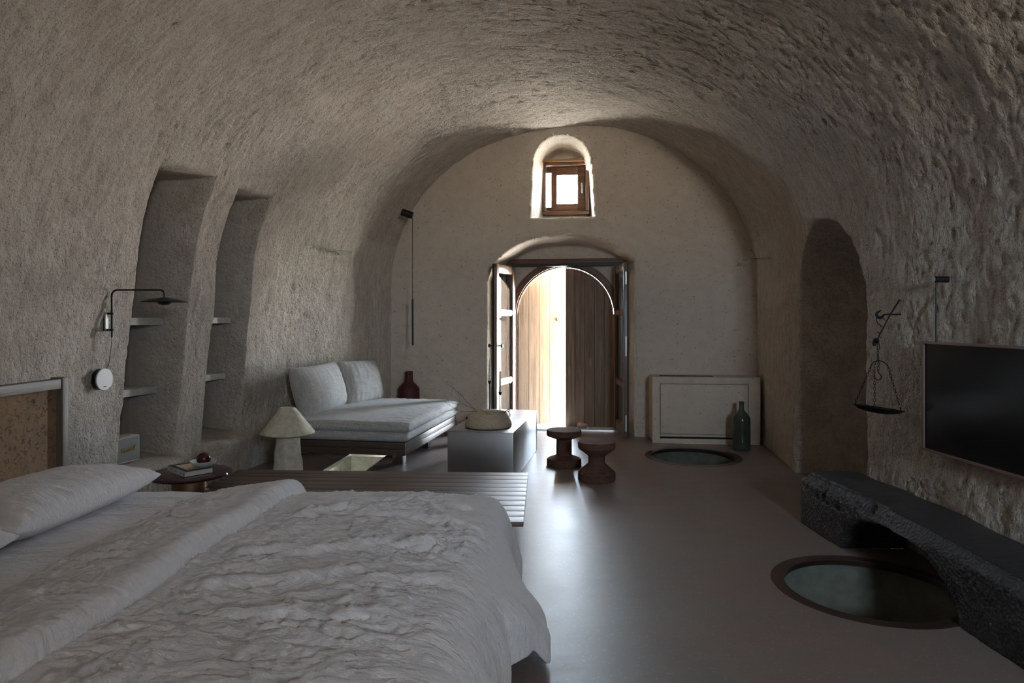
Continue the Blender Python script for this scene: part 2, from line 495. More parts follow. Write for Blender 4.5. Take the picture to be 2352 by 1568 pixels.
class MB:
    """collects simple shapes, then links them as one mesh object"""
    def __init__(s):
        s.v, s.f = [], []
    def add(s, vs, fs, mtx=None):
        b = len(s.v)
        for p in vs:
            p = Vector(p)
            s.v.append(mtx @ p if mtx is not None else p)
        s.f += [tuple(b + i for i in f) for f in fs]
        return s
    def box(s, x0, x1, y0, y1, z0, z1, mtx=None):
        vs = [(x, y, z) for z in (z0, z1) for y in (y0, y1) for x in (x0, x1)]
        return s.add(vs, [(0, 2, 3, 1), (4, 5, 7, 6), (0, 1, 5, 4), (2, 6, 7, 3), (0, 4, 6, 2), (1, 3, 7, 5)], mtx)
    def hexa(s, vs, mtx=None):
        return s.add(vs, [(0, 3, 2, 1), (4, 5, 6, 7), (0, 1, 5, 4), (1, 2, 6, 5), (2, 3, 7, 6), (3, 0, 4, 7)], mtx)
    def prism(s, poly, y0, y1, mtx=None):
        """polygon in x,z pushed along y"""
        n = len(poly)
        vs = [(p[0], y0, p[1]) for p in poly] + [(p[0], y1, p[1]) for p in poly]
        fs = [tuple(range(n)), tuple(range(2 * n - 1, n - 1, -1))]
        fs += [(i, i + n, (i + 1) % n + n, (i + 1) % n) for i in range(n)]
        return s.add(vs, fs, mtx)
    def lathe(s, prof, seg=40, mtx=None, cap=True):
        n = len(prof)
        vs, fs = [], []
        for k in range(seg):
            a_ = 2 * pi * k / seg
            for r, z in prof:
                vs.append((r * math.cos(a_), r * math.sin(a_), z))
        for k in range(seg):
            k2 = (k + 1) % seg
            for i in range(n - 1):
                fs.append((k * n + i, k2 * n + i, k2 * n + i + 1, k * n + i + 1))
        if cap:
            if prof[0][0] > 1e-6:
                fs.append(tuple(k * n for k in range(seg - 1, -1, -1)))
            if prof[-1][0] > 1e-6:
                fs.append(tuple(k * n + n - 1 for k in range(seg)))
        return s.add(vs, fs, mtx)
    def cyl(s, p0, p1, r0, r1=None, seg=16):
        p0, p1 = Vector(p0), Vector(p1)
        d = p1 - p0
        m = Matrix.Translation(p0) @ d.to_track_quat('Z', 'Y').to_matrix().to_4x4()
        return s.lathe([(r0, 0), (r0 if r1 is None else r1, d.length)], seg, m)
    def tube(s, pts, r, seg=8, closed=False):
        pts = [Vector(p) for p in pts]
        n = len(pts)
        vs, fs = [], []
        up = None
        for i, p in enumerate(pts):
            if closed:
                t = (pts[(i + 1) % n] - pts[i - 1]).normalized()
            else:
                t = (pts[min(i + 1, n - 1)] - pts[max(i - 1, 0)]).normalized()
            if up is None:
                up = Vector((0, 0, 1)) if abs(t.z) < 0.9 else Vector((1, 0, 0))
            x = t.cross(up).normalized()
            up = x.cross(t).normalized()
            rr = r[i] if hasattr(r, '__len__') else r
            for k in range(seg):
                a_ = 2 * pi * k / seg
                vs.append(p + (x * math.cos(a_) + up * math.sin(a_)) * rr)
        m = n if closed else n - 1
        for i in range(m):
            i2 = (i + 1) % n
            for k in range(seg):
                k2 = (k + 1) % seg
                fs.append((i * seg + k, i * seg + k2, i2 * seg + k2, i2 * seg + k))
        if not closed:
            fs.append(tuple(range(seg - 1, -1, -1)))
            fs.append(tuple((n - 1) * seg + k for k in range(seg)))
        return s.add(vs, fs)
    def build(s, name, mat, parent=None, smooth=False, bevel=0.0, segs=2, sharp=35):
        me = bpy.data.meshes.new(name)
        bm = bmesh.new()
        vs = [bm.verts.new(v) for v in s.v]
        for f in s.f:
            try:
                bm.faces.new([vs[i] for i in f])
            except ValueError:
                pass
        bmesh.ops.remove_doubles(bm, verts=bm.verts, dist=1e-6)
        bmesh.ops.recalc_face_normals(bm, faces=bm.faces)
        if bevel:
            ed = [e for e in bm.edges if len(e.link_faces) == 2 and e.calc_face_angle(0) > math.radians(30)]
            bmesh.ops.bevel(bm, geom=ed, offset=bevel, segments=segs, profile=0.6, affect='EDGES', clamp_overlap=True)
        if smooth or bevel:
            for f in bm.faces:
                f.smooth = True
            for e in bm.edges:
                if len(e.link_faces) == 2 and e.calc_face_angle(0) > math.radians(sharp):
                    e.smooth = False
        bm.to_mesh(me)
        bm.free()
        me.materials.append(mat)
        return link(me, name, parent)

def arc(cx, cz, r, a0, a1, n):
    return [(cx + r * math.cos(a0 + (a1 - a0) * i / n), cz + r * math.sin(a0 + (a1 - a0) * i / n)) for i in range(n + 1)]

# ------------------------------------------------------------------ the vaulted shell
kl = np.array([(8.157, -1.44), (7.9, -1.50), (7.6, -1.58), (7.28, -1.70), (7.0, -1.91), (6.6, -2.20), (6.24, -2.34), (5.46, -2.50), (4.6, -2.70),
               (3.7, -2.80), (2.5, -2.90), (0, -3.0), (-3.2, -3.0)])
kr = np.array([(7.573, 2.72), (6.9, 2.63), (5.91, 2.475), (4.54, 2.325), (3.8, 2.32), (3.0, 2.345), (1.5, 2.42), (-3.4, 2.5)])
def knots(kn):
    t_ = kn[:, 0] + TT * kn[:, 1]
    o = np.argsort(t_)
    return t_[o], kn[o, 1]
tl, xl_k = knots(kl)
tr_, xr_k = knots(kr)
def smooth_interp(t, tk, xk):
    acc = 0
    for off, wt in ((-0.24, 0.15), (-0.12, 0.22), (0, 0.26), (0.12, 0.22), (0.24, 0.15)):
        q = t + off
        v = np.interp(q, tk, xk)
        hi = q > tk[-1]
        sl = (xk[-1] - xk[-2]) / (tk[-1] - tk[-2])
        v = np.where(hi, xk[-1] + sl * (q - tk[-1]), v)
        acc = acc + wt * v
    return acc
def xL(t):
    return smooth_interp(np.asarray(t, float), tl, xl_k)
def xR(t):
    return smooth_interp(np.asarray(t, float), tr_, xr_k)
def leanL(t):
    return 0.10 * sstep((7.6 - np.asarray(t, float)) / 1.6)

N1 = (4.2375, 4.756, 0.335, 2.385)     # niche: near t, far t, sill z, head z
N2 = (5.076, 5.58, 0.385, 2.36)
PASS = (4.87, 6.26, 1.35, 0.705)       # passage: near t, far t, spring z, rise

def t_lines():
    base = list(np.arange(-3.4, 2.6, 0.13)) + list(np.arange(2.6, 8.10, 0.0165))
    for e in (N1[0], N1[1], N2[0], N2[1]):
        base += list(e + np.linspace(-0.03, 0.03, 13))
    for e in (PASS[0], PASS[1]):
        base += list(e + np.linspace(-0.09, 0.09, 17))
    base = np.array(sorted(base))
    keep = [base[0]]
    for b in base[1:]:
        if b - keep[-1] > 0.0032:
            keep.append(b)
    return np.array(keep)
TL = t_lines()
ZS = 1.72
zl = np.concatenate([[-0.08, -0.03], np.arange(0, ZS, 0.0165)])
zl = np.array(sorted(set(np.round(np.concatenate([zl, N1[2] + np.linspace(-0.05, 0.05, 9), N2[2] + np.linspace(-0.05, 0.05, 9)]), 4))))
phi = np.linspace(0, pi / 2, 190)
nzl, nph = len(zl), len(phi)

def section_points():
    t = TL[None, :]
    xl, xr, ln = xL(TL)[None, :], xR(TL)[None, :], leanL(TL)[None, :]
    za = 3.56 + 0 * t
    xa = 0.5 * (xl + xr) + 0.03
    # left wall, left vault, right vault, right wall
    zz = zl[:, None] + 0 * t
    LX = xl + ln * zz
    xs = xl + ln * ZS
    p = phi[:, None]
    # superellipse quarter starting tangent to the leaning wall
    VX = xa + (xs - xa) * np.cos(p) ** 0.97
    VZ = ZS + (za - ZS) * np.sin(p)
    VX = VX + ln * (za - ZS) * 0.55 * np.sin(p) * np.cos(p) ** 2
    RX = xa + (xr - xa) * np.cos(p[::-1]) ** 0.97
    RZ = ZS + (za - ZS) * np.sin(p[::-1])
    WX = xr + 0 * zz[::-1]
    X = np.concatenate([LX, VX, RX[1:], WX], 0)
    Z = np.concatenate([zz, VZ, RZ[1:], zz[::-1]], 0)
    return X, Z
X0, Z0 = section_points()
ns, ntl = X0.shape
T0 = np.broadcast_to(TL[None, :], X0.shape)
side_left = np.zeros(X0.shape, bool)
side_left[:nzl + nph] = True
def box_mask(t, z, nb, we, wt, ws):
    e = np.minimum(sstep((t - nb[0] + we / 2) / we), sstep((nb[1] + we / 2 - t) / we))
    e = np.minimum(e, sstep((nb[3] + wt / 2 - z) / wt))
    return np.minimum(e, sstep((z - nb[2] + ws / 2) / ws))
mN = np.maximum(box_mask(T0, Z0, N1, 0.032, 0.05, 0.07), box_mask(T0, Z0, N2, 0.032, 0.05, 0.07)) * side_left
tc_, hw_ = 0.5 * (PASS[0] + PASS[1]), 0.5 * (PASS[1] - PASS[0])
rad = np.sqrt(((T0 - tc_) / hw_) ** 2 + (np.maximum(Z0 - PASS[2], 0) / PASS[3]) ** 2)
mP = sstep((1.0 - rad) / 0.16 * 1.0 + 0.5) * (~side_left) * (X0 > 1.2)
# noise on the smooth shell
P0 = np.stack([X0, T0 - TT * X0, Z0], -1)
d_s = np.gradient(P0, axis=0)
d_t = np.gradient(P0, axis=1)
Nn = np.cross(d_s, d_t)
Nn /= np.linalg.norm(Nn, axis=2)[..., None] + 1e-9
flip = np.sign(np.sum(Nn * (np.array([0.2, 4.0, 1.5]) - P0), -1))[..., None]
Nn *= np.where(flip == 0, 1, flip)
Q = P0 * np.array([1, 1.45, 1])
disp = 0.055 * fbm(P0 * 0.9, 3) + 0.013 * fbm(Q * 4.0, 3, 0.55) + 0.0095 * fbm(Q * 16.0, 3, 0.75)
disp -= 0.010 * sstep((fbm(Q * 17.0 + 40, 2) - 0.20) / 0.22)
smooth_a = np.clip(np.maximum(mN, mP) * 0.96, 0, 1)
smooth_a = np.maximum(smooth_a, 0.45 * sstep((T0 - 6.4) / 1.2) * (Z0 < 2.2))
def grow(nb, g):
    return box_mask(T0, Z0, (nb[0] - g, nb[1] + g, nb[2] - g, nb[3] + g), 0.10, 0.10, 0.10) * side_left
near_n = np.maximum(grow(N1, 0.03), grow(N2, 0.03))
disp_lo = 0.055 * fbm(P0 * 0.9, 3)
disp = disp_lo + (disp - disp_lo) * (1 - 0.72 * near_n)
disp *= (1 - 0.85 * smooth_a)
disp *= sstep((np.abs(T0 - 8.2)) / 0.5) * 0.7 + 0.3
PV = P0 + Nn * disp[..., None]
# niches and passage pushed outwards along the section direction
xback = xL(TL)[None, :] - 0.30
dn = mN * np.maximum(PV[..., 0] - xback, 0)
PV[..., 0] -= dn
PV[..., 1] += TT * dn
dp = mP * 1.55
PV[..., 0] += dp
PV[..., 1] -= TT * dp
# rough sill plinths under the niches
for nb, am in ((N1, 0.11), (N2, 0.13)):
    bl = am * sstep((T0 - nb[0] + 0.02) / 0.12) * sstep((nb[1] + 0.22 - T0) / 0.3) * sstep((nb[2] + 0.03 - Z0) / 0.09) * side_left
    PV[..., 0] += bl
def shell_part(name, r0, r1):
    P = PV[r0:r1]
    m = P.shape[0]
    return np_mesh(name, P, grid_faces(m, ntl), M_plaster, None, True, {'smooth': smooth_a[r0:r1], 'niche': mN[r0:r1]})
iz = int(np.argmin(np.abs(phi - math.radians(31))))
rl = nzl + iz
rr = ns - nzl - iz
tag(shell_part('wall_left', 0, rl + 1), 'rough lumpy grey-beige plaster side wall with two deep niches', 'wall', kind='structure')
tag(shell_part('ceiling', rl, rr + 1), 'barrel vault ceiling of rough brushed grey-beige plaster', 'ceiling', kind='structure')
tag(shell_part('wall_right', rr, ns), 'rough plaster side wall with arched passage, behind the television', 'wall', kind='structure')

# ------------------------------------------------------------------ back wall with door recess and window recess
da = 0.0135
A = np.arange(-2.3, 3.3, da)
ZB = np.concatenate([[-0.08], np.arange(0, 3.80, da)])
AA, ZZ = np.meshgrid(A, ZB)
def door_mask(a, z):
    uR = 1.415
    uL = -0.30 + 0.08 * sstep((z - 1.75) / 0.25)
    rise = 2.30 - 0.30 * np.clip(np.abs((a - 0.60) / 0.80), 0, 1.2) ** 2.6
    w_ = np.where(a < 0.6, -0.117 - uL, 0.16)
    e = np.minimum((a - uL) / w_, (uR - a) / w_)
    e = np.minimum(e, (rise - z) / 0.085)
    return e
def win_mask(a, z):
    uL, uR = 0.235, 0.915
    cz, r = 3.13, 0.345
    ca = 0.5 * (uL + uR)
    rad_ = np.sqrt(((a - ca) / 0.34) ** 2 + (np.maximum(z - cz, 0) / r) ** 2)
    tl_ = (z - 2.52) * 0.045
    e = np.minimum((a - uL + 0.03 - tl_) / 0.15, (uR + 0.045 - tl_ * 1.4 - a) / 0.07)
    e = np.minimum(e, np.where(z > cz, (1 - rad_) * 0.34 / 0.11, 9))
    e = np.minimum(e, (z - 2.515) / 0.06)
    return e
def recess(e):
    e = np.clip(e, -0.6, 1)
    return np.where(e > 0, np.clip(e, 0, 1), 0)
eD, eW = door_mask(AA, ZZ), win_mask(AA, ZZ)
dD = 0.47 * (1 - (1 - np.clip(eD, 0, 1)) ** 1.6)
dW = 0.52 * (1 - (1 - np.clip(eW, 0, 1)) ** 1.4)
DD = np.maximum(dD, dW)
# soften the outer lip
lip = 0.03 * np.exp(-np.maximum(-np.maximum(eD, eW), 0) * 4.0) * (np.maximum(eD, eW) <= 0)
PB0 = np.stack([AA, 0 * AA, ZZ], -1)
nb_ = 0.03 * fbm(PB0 * 1.3 + 5, 3) + 0.010 * fbm(PB0 * 7 + 3, 3) + 0.0028 * fbm(PB0 * 30, 2)
nb_ *= np.where(DD > 0.40, 0.25, 1.0)
DD = DD + lip + nb_
XB = CT * AA + ST * DD
YBk = YB - ST * AA + CT * DD
PBk = np.stack([XB, YBk, ZZ], -1)
FB = grid_faces(len(ZB), len(A))
# leave the arched doorway and the window opening open
fc_a = AA.ravel()[FB].mean(1)
fc_z = ZZ.ravel()[FB].mean(1)
DA, DR, DZ = 0.585, 0.605, 1.375
in_arch = (np.abs(fc_a - DA) < DR + 0.028) & ((fc_z < DZ) | ((fc_a - DA) ** 2 + (fc_z - DZ) ** 2 < (DR + 0.028) ** 2))
in_win = (np.abs(fc_a - 0.595) < 0.255) & (np.abs(fc_z - 2.915) < 0.285)
FB = FB[~(in_arch | in_win)]
tag(np_mesh('wall_back', PBk, FB, M_plaster2, None, True), 'smoother beige plaster end wall holding the doorway and small window', 'wall', kind='structure')
# rear wall behind the viewpoint
RW = (1.30, 2.04, 1.86, 2.60)          # unseen opening added for fill light in the rear wall: x0, x1, z0, z1
mb = MB()
mb.box(-3.4, RW[0], -2.85, -2.6, -0.05, 3.9)
mb.box(RW[1], 3.0, -2.85, -2.6, -0.05, 3.9)
mb.box(RW[0], RW[1], -2.85, -2.6, -0.05, RW[2])
mb.box(RW[0], RW[1], -2.85, -2.6, RW[3], 3.9)
tag(mb.build('wall_rear', M_plaster2), 'plain plaster wall closing the room behind the viewpoint', 'wall', kind='structure')

root = empty('fill_window', (0, -2.74, 0))  # window added out of view to give soft fill light
for (nm, x0, x1, z0, z1) in (('frame_head', RW[0], RW[1], RW[3] - 0.03, RW[3]), ('frame_sill', RW[0], RW[1], RW[2], RW[2] + 0.03),
                             ('frame_jamb', RW[0], RW[0] + 0.03, RW[2] + 0.03, RW[3] - 0.03), ('frame_jamb', RW[1] - 0.03, RW[1], RW[2] + 0.03, RW[3] - 0.03)):
    MB().box(x0, x1, -0.03, 0.03, z0, z1).build(nm, M_wood_leaf, root)
MB().box(RW[0] + 0.025, RW[1] - 0.025, -0.004, 0.004, RW[2] + 0.025, RW[3] - 0.025).build('pane', M_glass, root)
tag(root, 'added unseen window for fill light in the wall behind the viewpoint', 'window', kind='structure')

# ------------------------------------------------------------------ floor with three glazed openings
C1, C2, CRAD = (1.79, 3.42), (1.765, 6.66), 0.462
RP = [(-1.69, 5.95), (-1.61, 6.83), (-1.215, 6.79), (-1.295, 5.91)]
def make_floor_mesh():
    bm = bmesh.new()
    loops = [[(-3.6, -3.0), (4.4, -3.0), (4.4, 9.2), (-3.6, 9.2)]]
    for c in (C1, C2):
        loops.append([(c[0] + CRAD * math.cos(2 * pi * k / 72), c[1] + CRAD * math.sin(2 * pi * k / 72)) for k in range(72)])
    loops.append(RP)
    ed = []
    for lp in loops:
        vs = [bm.verts.new((p[0], p[1], 0)) for p in lp]
        ed += [bm.edges.new((vs[i], vs[(i + 1) % len(vs)])) for i in range(len(vs))]
    bmesh.ops.triangle_fill(bm, edges=ed, use_beauty=True)
    for f in bm.faces:
        if f.normal.z < 0:
            f.normal_flip()
    me = bpy.data.meshes.new('floor')
    bm.to_mesh(me)
    bm.free()
    me.materials.append(M_floor)
    return link(me, 'floor')
tag(make_floor_mesh(), 'polished brown-grey terrazzo floor with tiny pale chips', 'floor', kind='structure')

def round_glass(c, label, depth, grille=False):
    o = empty('floor_glass', (c[0], c[1], 0))
    MB().lathe([(CRAD, 0.0), (CRAD, 0.002), (CRAD - 0.062, 0.002), (CRAD - 0.062, -0.03), (CRAD, -0.03), (CRAD, 0)], 72, None, False).build('border_ring', M_ring, o, True)
    MB().lathe([(0, -0.004), (CRAD - 0.064, -0.004)], 72, None, False).build('glass_pane', M_floorglass, o)
    MB().lathe([(CRAD + 0.0, -0.03), (CRAD + 0.0, -depth), (0, -depth)], 72, None, False).build('shaft', M_pit, o, True)
    if grille:
        g = MB()
        g.lathe([(0.058, 0), (0.058, 0.012), (0.046, 0.012), (0.046, 0)], 28, Matrix.Translation((0.10, -0.26, -depth)))
        for k in range(-2, 3):
            hw = math.sqrt(max(0.046 ** 2 - (k * 0.017) ** 2, 0))
            g.box(0.10 - hw, 0.10 + hw, -0.26 + k * 0.017 - 0.004, -0.26 + k * 0.017 + 0.004, -depth, -depth + 0.009)
        g.build('drain_grille', M_ring, o)
    tag(o, label, 'floor glass', 'glazed openings in the floor')
round_glass(C1, 'large round glass floor panel half under the black stone bench', 0.55, True)
round_glass(C2, 'round glass floor panel in front of the low plastered box and bottle', 0.8)
o = empty('floor_glass', (0, 0, 0))
b = MB()
b.add([(p[0], p[1], 0.0) for p in RP] + [(p[0], p[1], -0.34) for p in RP],
      [(0, 1, 5, 4), (1, 2, 6, 5), (2, 3, 7, 6), (3, 0, 4, 7), (4, 5, 6, 7)])
b.build('shaft', simple('pale_pit_render', (0.62, 0.62, 0.56), 0.9, 0, 0.2, bump=(14, 0.6, 0.01)), o)
b = MB()
cx_, cy_ = sum(p[0] for p in RP) / 4, sum(p[1] for p in RP) / 4
inn = [(cx_ + (p[0] - cx_) * 0.955, cy_ + (p[1] - cy_) * 0.978) for p in RP]
b.add([(p[0], p[1], 0.002) for p in RP] + [(p[0], p[1], 0.002) for p in inn] + [(p[0], p[1], -0.03) for p in inn],
      [(i, (i + 1) % 4, (i + 1) % 4 + 4, i + 4) for i in range(4)] + [(i + 4, (i + 1) % 4 + 4, (i + 1) % 4 + 8, i + 8) for i in range(4)])
b.build('border_ring', M_alu, o)
MB().add([(p[0], p[1], -0.004) for p in inn], [(0, 1, 2, 3)]).build('glass_pane', M_floorglass, o)
ls = MB()
ls.box(-1.60, -1.38, 5.985, 6.005, -0.10, -0.08)
N = NT('pit_strip_glow')
N.set(Base_Color=(1, 1, 1), Emission_Color=(1.0, 0.97, 0.9), Emission_Strength=45.0)
ls.build('strip_light', N.m, o)
tag(o, 'rectangular lit glass floor panel running under the grey daybed', 'floor glass', 'glazed openings in the floor')

# ------------------------------------------------------------------ outer arched plank door
root = empty('door_1', W(DA, 0.5, 0), -TH)          # local x = along wall, y = outwards
def ring_band(r0, r1, y0, y1, legs, seg=40):
    """half ring with straight legs down to z=0, local x centred"""
    m = MB()
    pr = [(r1, 0.0)] + arc(0, DZ, r1, 0, pi, seg) + [(-r1, 0.0)]
    pi_ = [(r0, 0.0)] + arc(0, DZ, r0, 0, pi, seg) + [(-r0, 0.0)]
    n = len(pr)
    vs = [(p[0], y0, p[1]) for p in pr] + [(p[0], y0, p[1]) for p in pi_] + [(p[0], y1, p[1]) for p in pr] + [(p[0], y1, p[1]) for p in pi_]
    fs = []
    for i in range(n - 1):
        fs += [(i, i + 1, n + i + 1, n + i), (2 * n + i, 3 * n + i, 3 * n + i + 1, 2 * n + i + 1),
               (i, 2 * n + i, 2 * n + i + 1, i + 1), (n + i, n + i + 1, 3 * n + i + 1, 3 * n + i)]
    fs += [(0, n, 3 * n, 2 * n), (n - 1, 3 * n - 1, 4 * n - 1, 2 * n - 1)]
    return m.add(vs, fs)
ring_band(DR, DR + 0.075, -0.075, 0.09, True).build('arch_frame', M_wood_frame, root, True)
ring_band(DR - 0.012, DR + 0.004, -0.02, 0.03, True).build('arch_bead', M_wood_frame, root, True)
ring_band(DR + 0.02, DR + 0.22, 0.09, 0.12, True).build('outer_reveal', M_terrace, root, True)
for x0, x1 in ((-0.95, -DR - 0.05), (DR + 0.06, 1.10)):
    MB().box(x0, x1, 0.12, 0.66, -0.05, 2.45).build('sky_screen_jamb', M_terrace, root)  # unseen jambs added to keep direct sky off the open leaf
MB().box(-DR - 0.06, DR + 0.08, 0.12, 0.62, DZ + DR + 0.06, 2.45).build('sky_screen_lintel', M_terrace, root)  # unseen lintel added to cut the sky from above
MB().box(-0.95, 0.95, -0.16, 0.30, -0.06, 0.012).build('threshold', M_marble, root, bevel=0.004)
MB().box(-0.78, 0.78, -0.22, -0.16, -0.02, 0.022).build('metal_sill', M_alu, root, bevel=0.004)
def door_leaf(sign, n, ang):
    """hinged at x = sign*DR; planks run towards the middle"""
    piv = empty('door_leaf', (sign * (DR - 0.008), 0.075, 0.0))
    piv.parent = root
    piv.rotation_euler = (0, 0, ang)
    Wd = DR - 0.010
    def top(x):         # x measured from hinge, 0..Wd
        xx = DR - 0.008 - x
        return DZ + math.sqrt(max((DR - 0.014) ** 2 - xx ** 2, 0))
    back = [(0.004, 0.0125)] + [(Wd - 0.002, 0.0125)] + [(Wd - 0.002 - (Wd - 0.006) * i / 24, top(Wd - 0.002 - (Wd - 0.006) * i / 24) - 0.004) for i in range(25)]
    MB().prism([(-sign * p[0], p[1]) for p in back], 0.012, 0.03).build('backing_panel', M_wood_door, piv)
    ed = [Wd * i / n for i in range(n + 1)]
    for i in range(n):
        a0, a1 = ed[i] + 0.0022, ed[i + 1] - 0.0022
        pl = [(a0, 0.013), (a1, 0.013)] + [(a1 - (a1 - a0) * k / 8, top(a1 - (a1 - a0) * k / 8)) for k in range(9)]
        pl = [p for k, p in enumerate(pl) if k < 2 or p[1] > 0.05]
        MB().prism([(-sign * p[0], p[1]) for p in pl], -0.022, 0.012).build('plank', M_wood_door, piv)
    return piv
lf = door_leaf(-1, 4, math.radians(33))
MB().cyl((0.555, -0.022, 1.335), (0.555, -0.050, 1.335), 0.024, 0.020, 20).cyl((0.555, -0.05, 1.335), (0.585, -0.055, 1.335), 0.012, 0.012, 12).build('latch_knob', M_plate, lf, True)
door_leaf(1, 5, 0.0)
tag(root, 'arched brown plank double door, one leaf ajar with daylight in the gap', 'door', kind='structure')
tag(MB().box(-1.8, 3.4, YB + 0.95, YB + 2.0, -0.12, -0.015).build('terrace_floor', M_terrace), 'bright pale stone terrace outside the arched door', 'terrace', kind='structure')

# ------------------------------------------------------------------ inner glazed casement door
FA0, FA1, FD = -0.115, 1.285, 0.36
root = empty('door_2', W(0, 0, 0), -TH)
MB().box(FA0, FA1, FD, FD + 0.085, 2.005, 2.065).box(FA0 + 0.01, FA1 - 0.01, FD - 0.018, FD + 0.0, 2.012, 2.045).build('head', M_wood_frame, root, bevel=0.004)
MB().box(FA0 + 0.03, FA1 - 0.03, FD + 0.005, FD + 0.06, 1.975, 2.005).build('head_stop', M_black, root)
for (x0, x1) in ((FA0, FA0 + 0.055), (FA1 - 0.055, FA1)):
    MB().box(x0, x1, FD, FD + 0.085, 0.01, 2.005).build('jamb', M_wood_leaf, root, bevel=0.004)
def casement(sign, hx, ang, knob):
    """leaf in local coords: x from the hinge 0..LW towards the free edge, y thickness, inside face at y<0"""
    LW, HT, TK = 0.635, 1.965, 0.05
    p = empty('door_leaf', (hx, FD, 0.0))
    p.parent = root
    p.rotation_euler = (0, 0, ang)
    s = sign
    def bx(name, x0, x1, z0, z1, y0=0.0, y1=TK, mat=M_wood_leaf, bev=0.004):
        xs = sorted((s * x0, s * x1))
        return MB().box(xs[0], xs[1], y0, y1, z0, z1).build(name, mat, p, bevel=bev)
    bx('stile', 0, 0.085, 0.03, HT)
    bx('stile', LW - 0.085, LW, 0.03, HT)
    rails = [(0.03, 0.15), (0.585, 0.635), (1.385, 1.435), (HT - 0.085, HT)]
    for z0, z1 in rails:
        bx('rail', 0.085, LW - 0.085, z0, z1, 0.004, TK - 0.004)
    for k in range(3):
        z0, z1 = rails[k][1], rails[k + 1][0]
        bx('pane', 0.08, LW - 0.08, z0 - 0.006, z1 + 0.006, TK * 0.5 - 0.003, TK * 0.5 + 0.003, M_glass, 0)
        b = MB()
        for y_ in (TK * 0.5 - 0.013, TK * 0.5 + 0.005):
            for (x0, x1, q0, q1) in ((0.085, 0.097, z0, z1), (LW - 0.097, LW - 0.085, z0, z1), (0.085, LW - 0.085, z0, z0 + 0.012), (0.085, LW - 0.085, z1 - 0.012, z1)):
                xs = sorted((s * x0, s * x1))
                b.box(xs[0], xs[1], y_, y_ + 0.008, q0, q1)
        b.build('glazing_bead', M_wood_leaf, p)
    # dark gasket and lock plates on the free edge
    bx('edge_gasket', LW, LW + 0.006, 0.04, HT - 0.01, 0.004, 0.022, M_black, 0)
    for z0, z1 in ((0.10, 0.28), (0.93, 1.15), (1.72, 1.86)) if knob < 1 else ((0.06, 1.92),):
        bx('lock_plate', LW, LW + 0.003, z0, z1, 0.026, 0.044, M_plate, 0)
    bx('astragal', LW - 0.03, LW + 0.022, 0.03, HT, TK, TK + 0.014)
    if knob:
        for sg, y0 in ((1, TK), (-1, 0.0)):
            prof = [(0.018, 0), (0.018, 0.006), (0.008, 0.010), (0.008, 0.030), (0.020, 0.042), (0.024, 0.052), (0.018, 0.062), (0, 0.065)]
            m = Matrix.Translation((s * (LW - 0.045), y0, 1.035)) @ Matrix.Rotation(-sg * pi / 2, 4, 'X')
            MB().lathe(prof, 20, m).build('knob', M_knob, p, True)
            m = Matrix.Translation((s * (LW - 0.045), y0, 0.945)) @ Matrix.Rotation(-sg * pi / 2, 4, 'X')
            MB().lathe([(0.016, 0), (0.016, 0.007), (0, 0.008)], 16, m).build('keyhole_plate', M_knob, p, True)
    else:
        for z in (0.3, 1.0, 1.7):
            MB().cyl((0, -0.006, z - 0.04), (0, -0.006, z + 0.04), 0.008, 0.008, 10).build('hinge', M_knob, p, True)
    return p
casement(1, FA0 + 0.058, -math.radians(102), 1)
casement(-1, FA1 - 0.058, math.radians(100), 0)
tag(root, 'pair of inner glazed casement doors in brown frames, both swung open into the room', 'door', kind='structure')

# ------------------------------------------------------------------ window
root = empty('window_1', W(0, 0, 0), -TH)
wa0, wa1, wz0, wz1, wd = 0.325, 0.885, 2.60, 3.235, 0.47
wf = wd - 0.085
b = MB()
b.box(wa0, wa1, wf, wd + 0.06, wz1 - 0.040, wz1)
b.build('frame_head', M_winframe, root, bevel=0.004)
MB().box(wa0 - 0.01, wa1 + 0.01, wf - 0.03, wd + 0.03, wz1 + 0.001, wz1 + 0.035).build('top_board', simple('light_pine_board', (0.30, 0.155, 0.065), 0.5, bump=(30, 0.1, 0.002)), root, bevel=0.003)
MB().box(wa0, wa1, wf, wd + 0.06, wz0, wz0 + 0.040).build('frame_sill', M_winframe, root, bevel=0.004)
for x0, x1 in ((wa0, wa0 + 0.035), (wa1 - 0.045, wa1)):
    MB().box(x0, x1, wf, wd + 0.06, wz0 + 0.045, wz1 - 0.045).build('frame_jamb', M_wood_leaf, root, bevel=0.004)
sash = empty('sash', (wa0 + 0.05, wd + 0.01, 0))
sash.parent = root
sash.rotation_euler = (0, 0, 0)
sw, s0, s1 = wa1 - wa0 - 0.10, wz0 + 0.048, wz1 - 0.048
for (nm, x0, x1, z0, z1) in (('sash_stile', 0.045, 0.115, s0 - 0.02, s1 + 0.02), ('sash_stile', sw - 0.095, sw + 0.025, s0 - 0.02, s1 + 0.02),
                             ('sash_rail', 0.115, sw - 0.095, s0 - 0.02, s0 + 0.095), ('sash_rail', 0.115, sw - 0.095, s1 - 0.095, s1 + 0.02)):
    MB().box(x0, x1, -0.02, 0.035, z0, z1).build(nm, M_winframe, sash, bevel=0.004)
MB().box(0.11, sw - 0.09, 0.008, 0.013, s0 + 0.09, s1 - 0.09).build('pane', M_glass, sash)
MB().box(0.0, 0.05, 0.014, 0.018, s0 + 0.05, s1 - 0.05).build('pane', M_glass, sash)
MB().box(-0.02, 0.045, 0.0, 0.035, s0 - 0.02, s0 + 0.06).box(-0.02, 0.045, 0.0, 0.035, s1 - 0.06, s1 + 0.02).build('sash_edge', M_winframe, sash)
hx_ = sw - 0.042
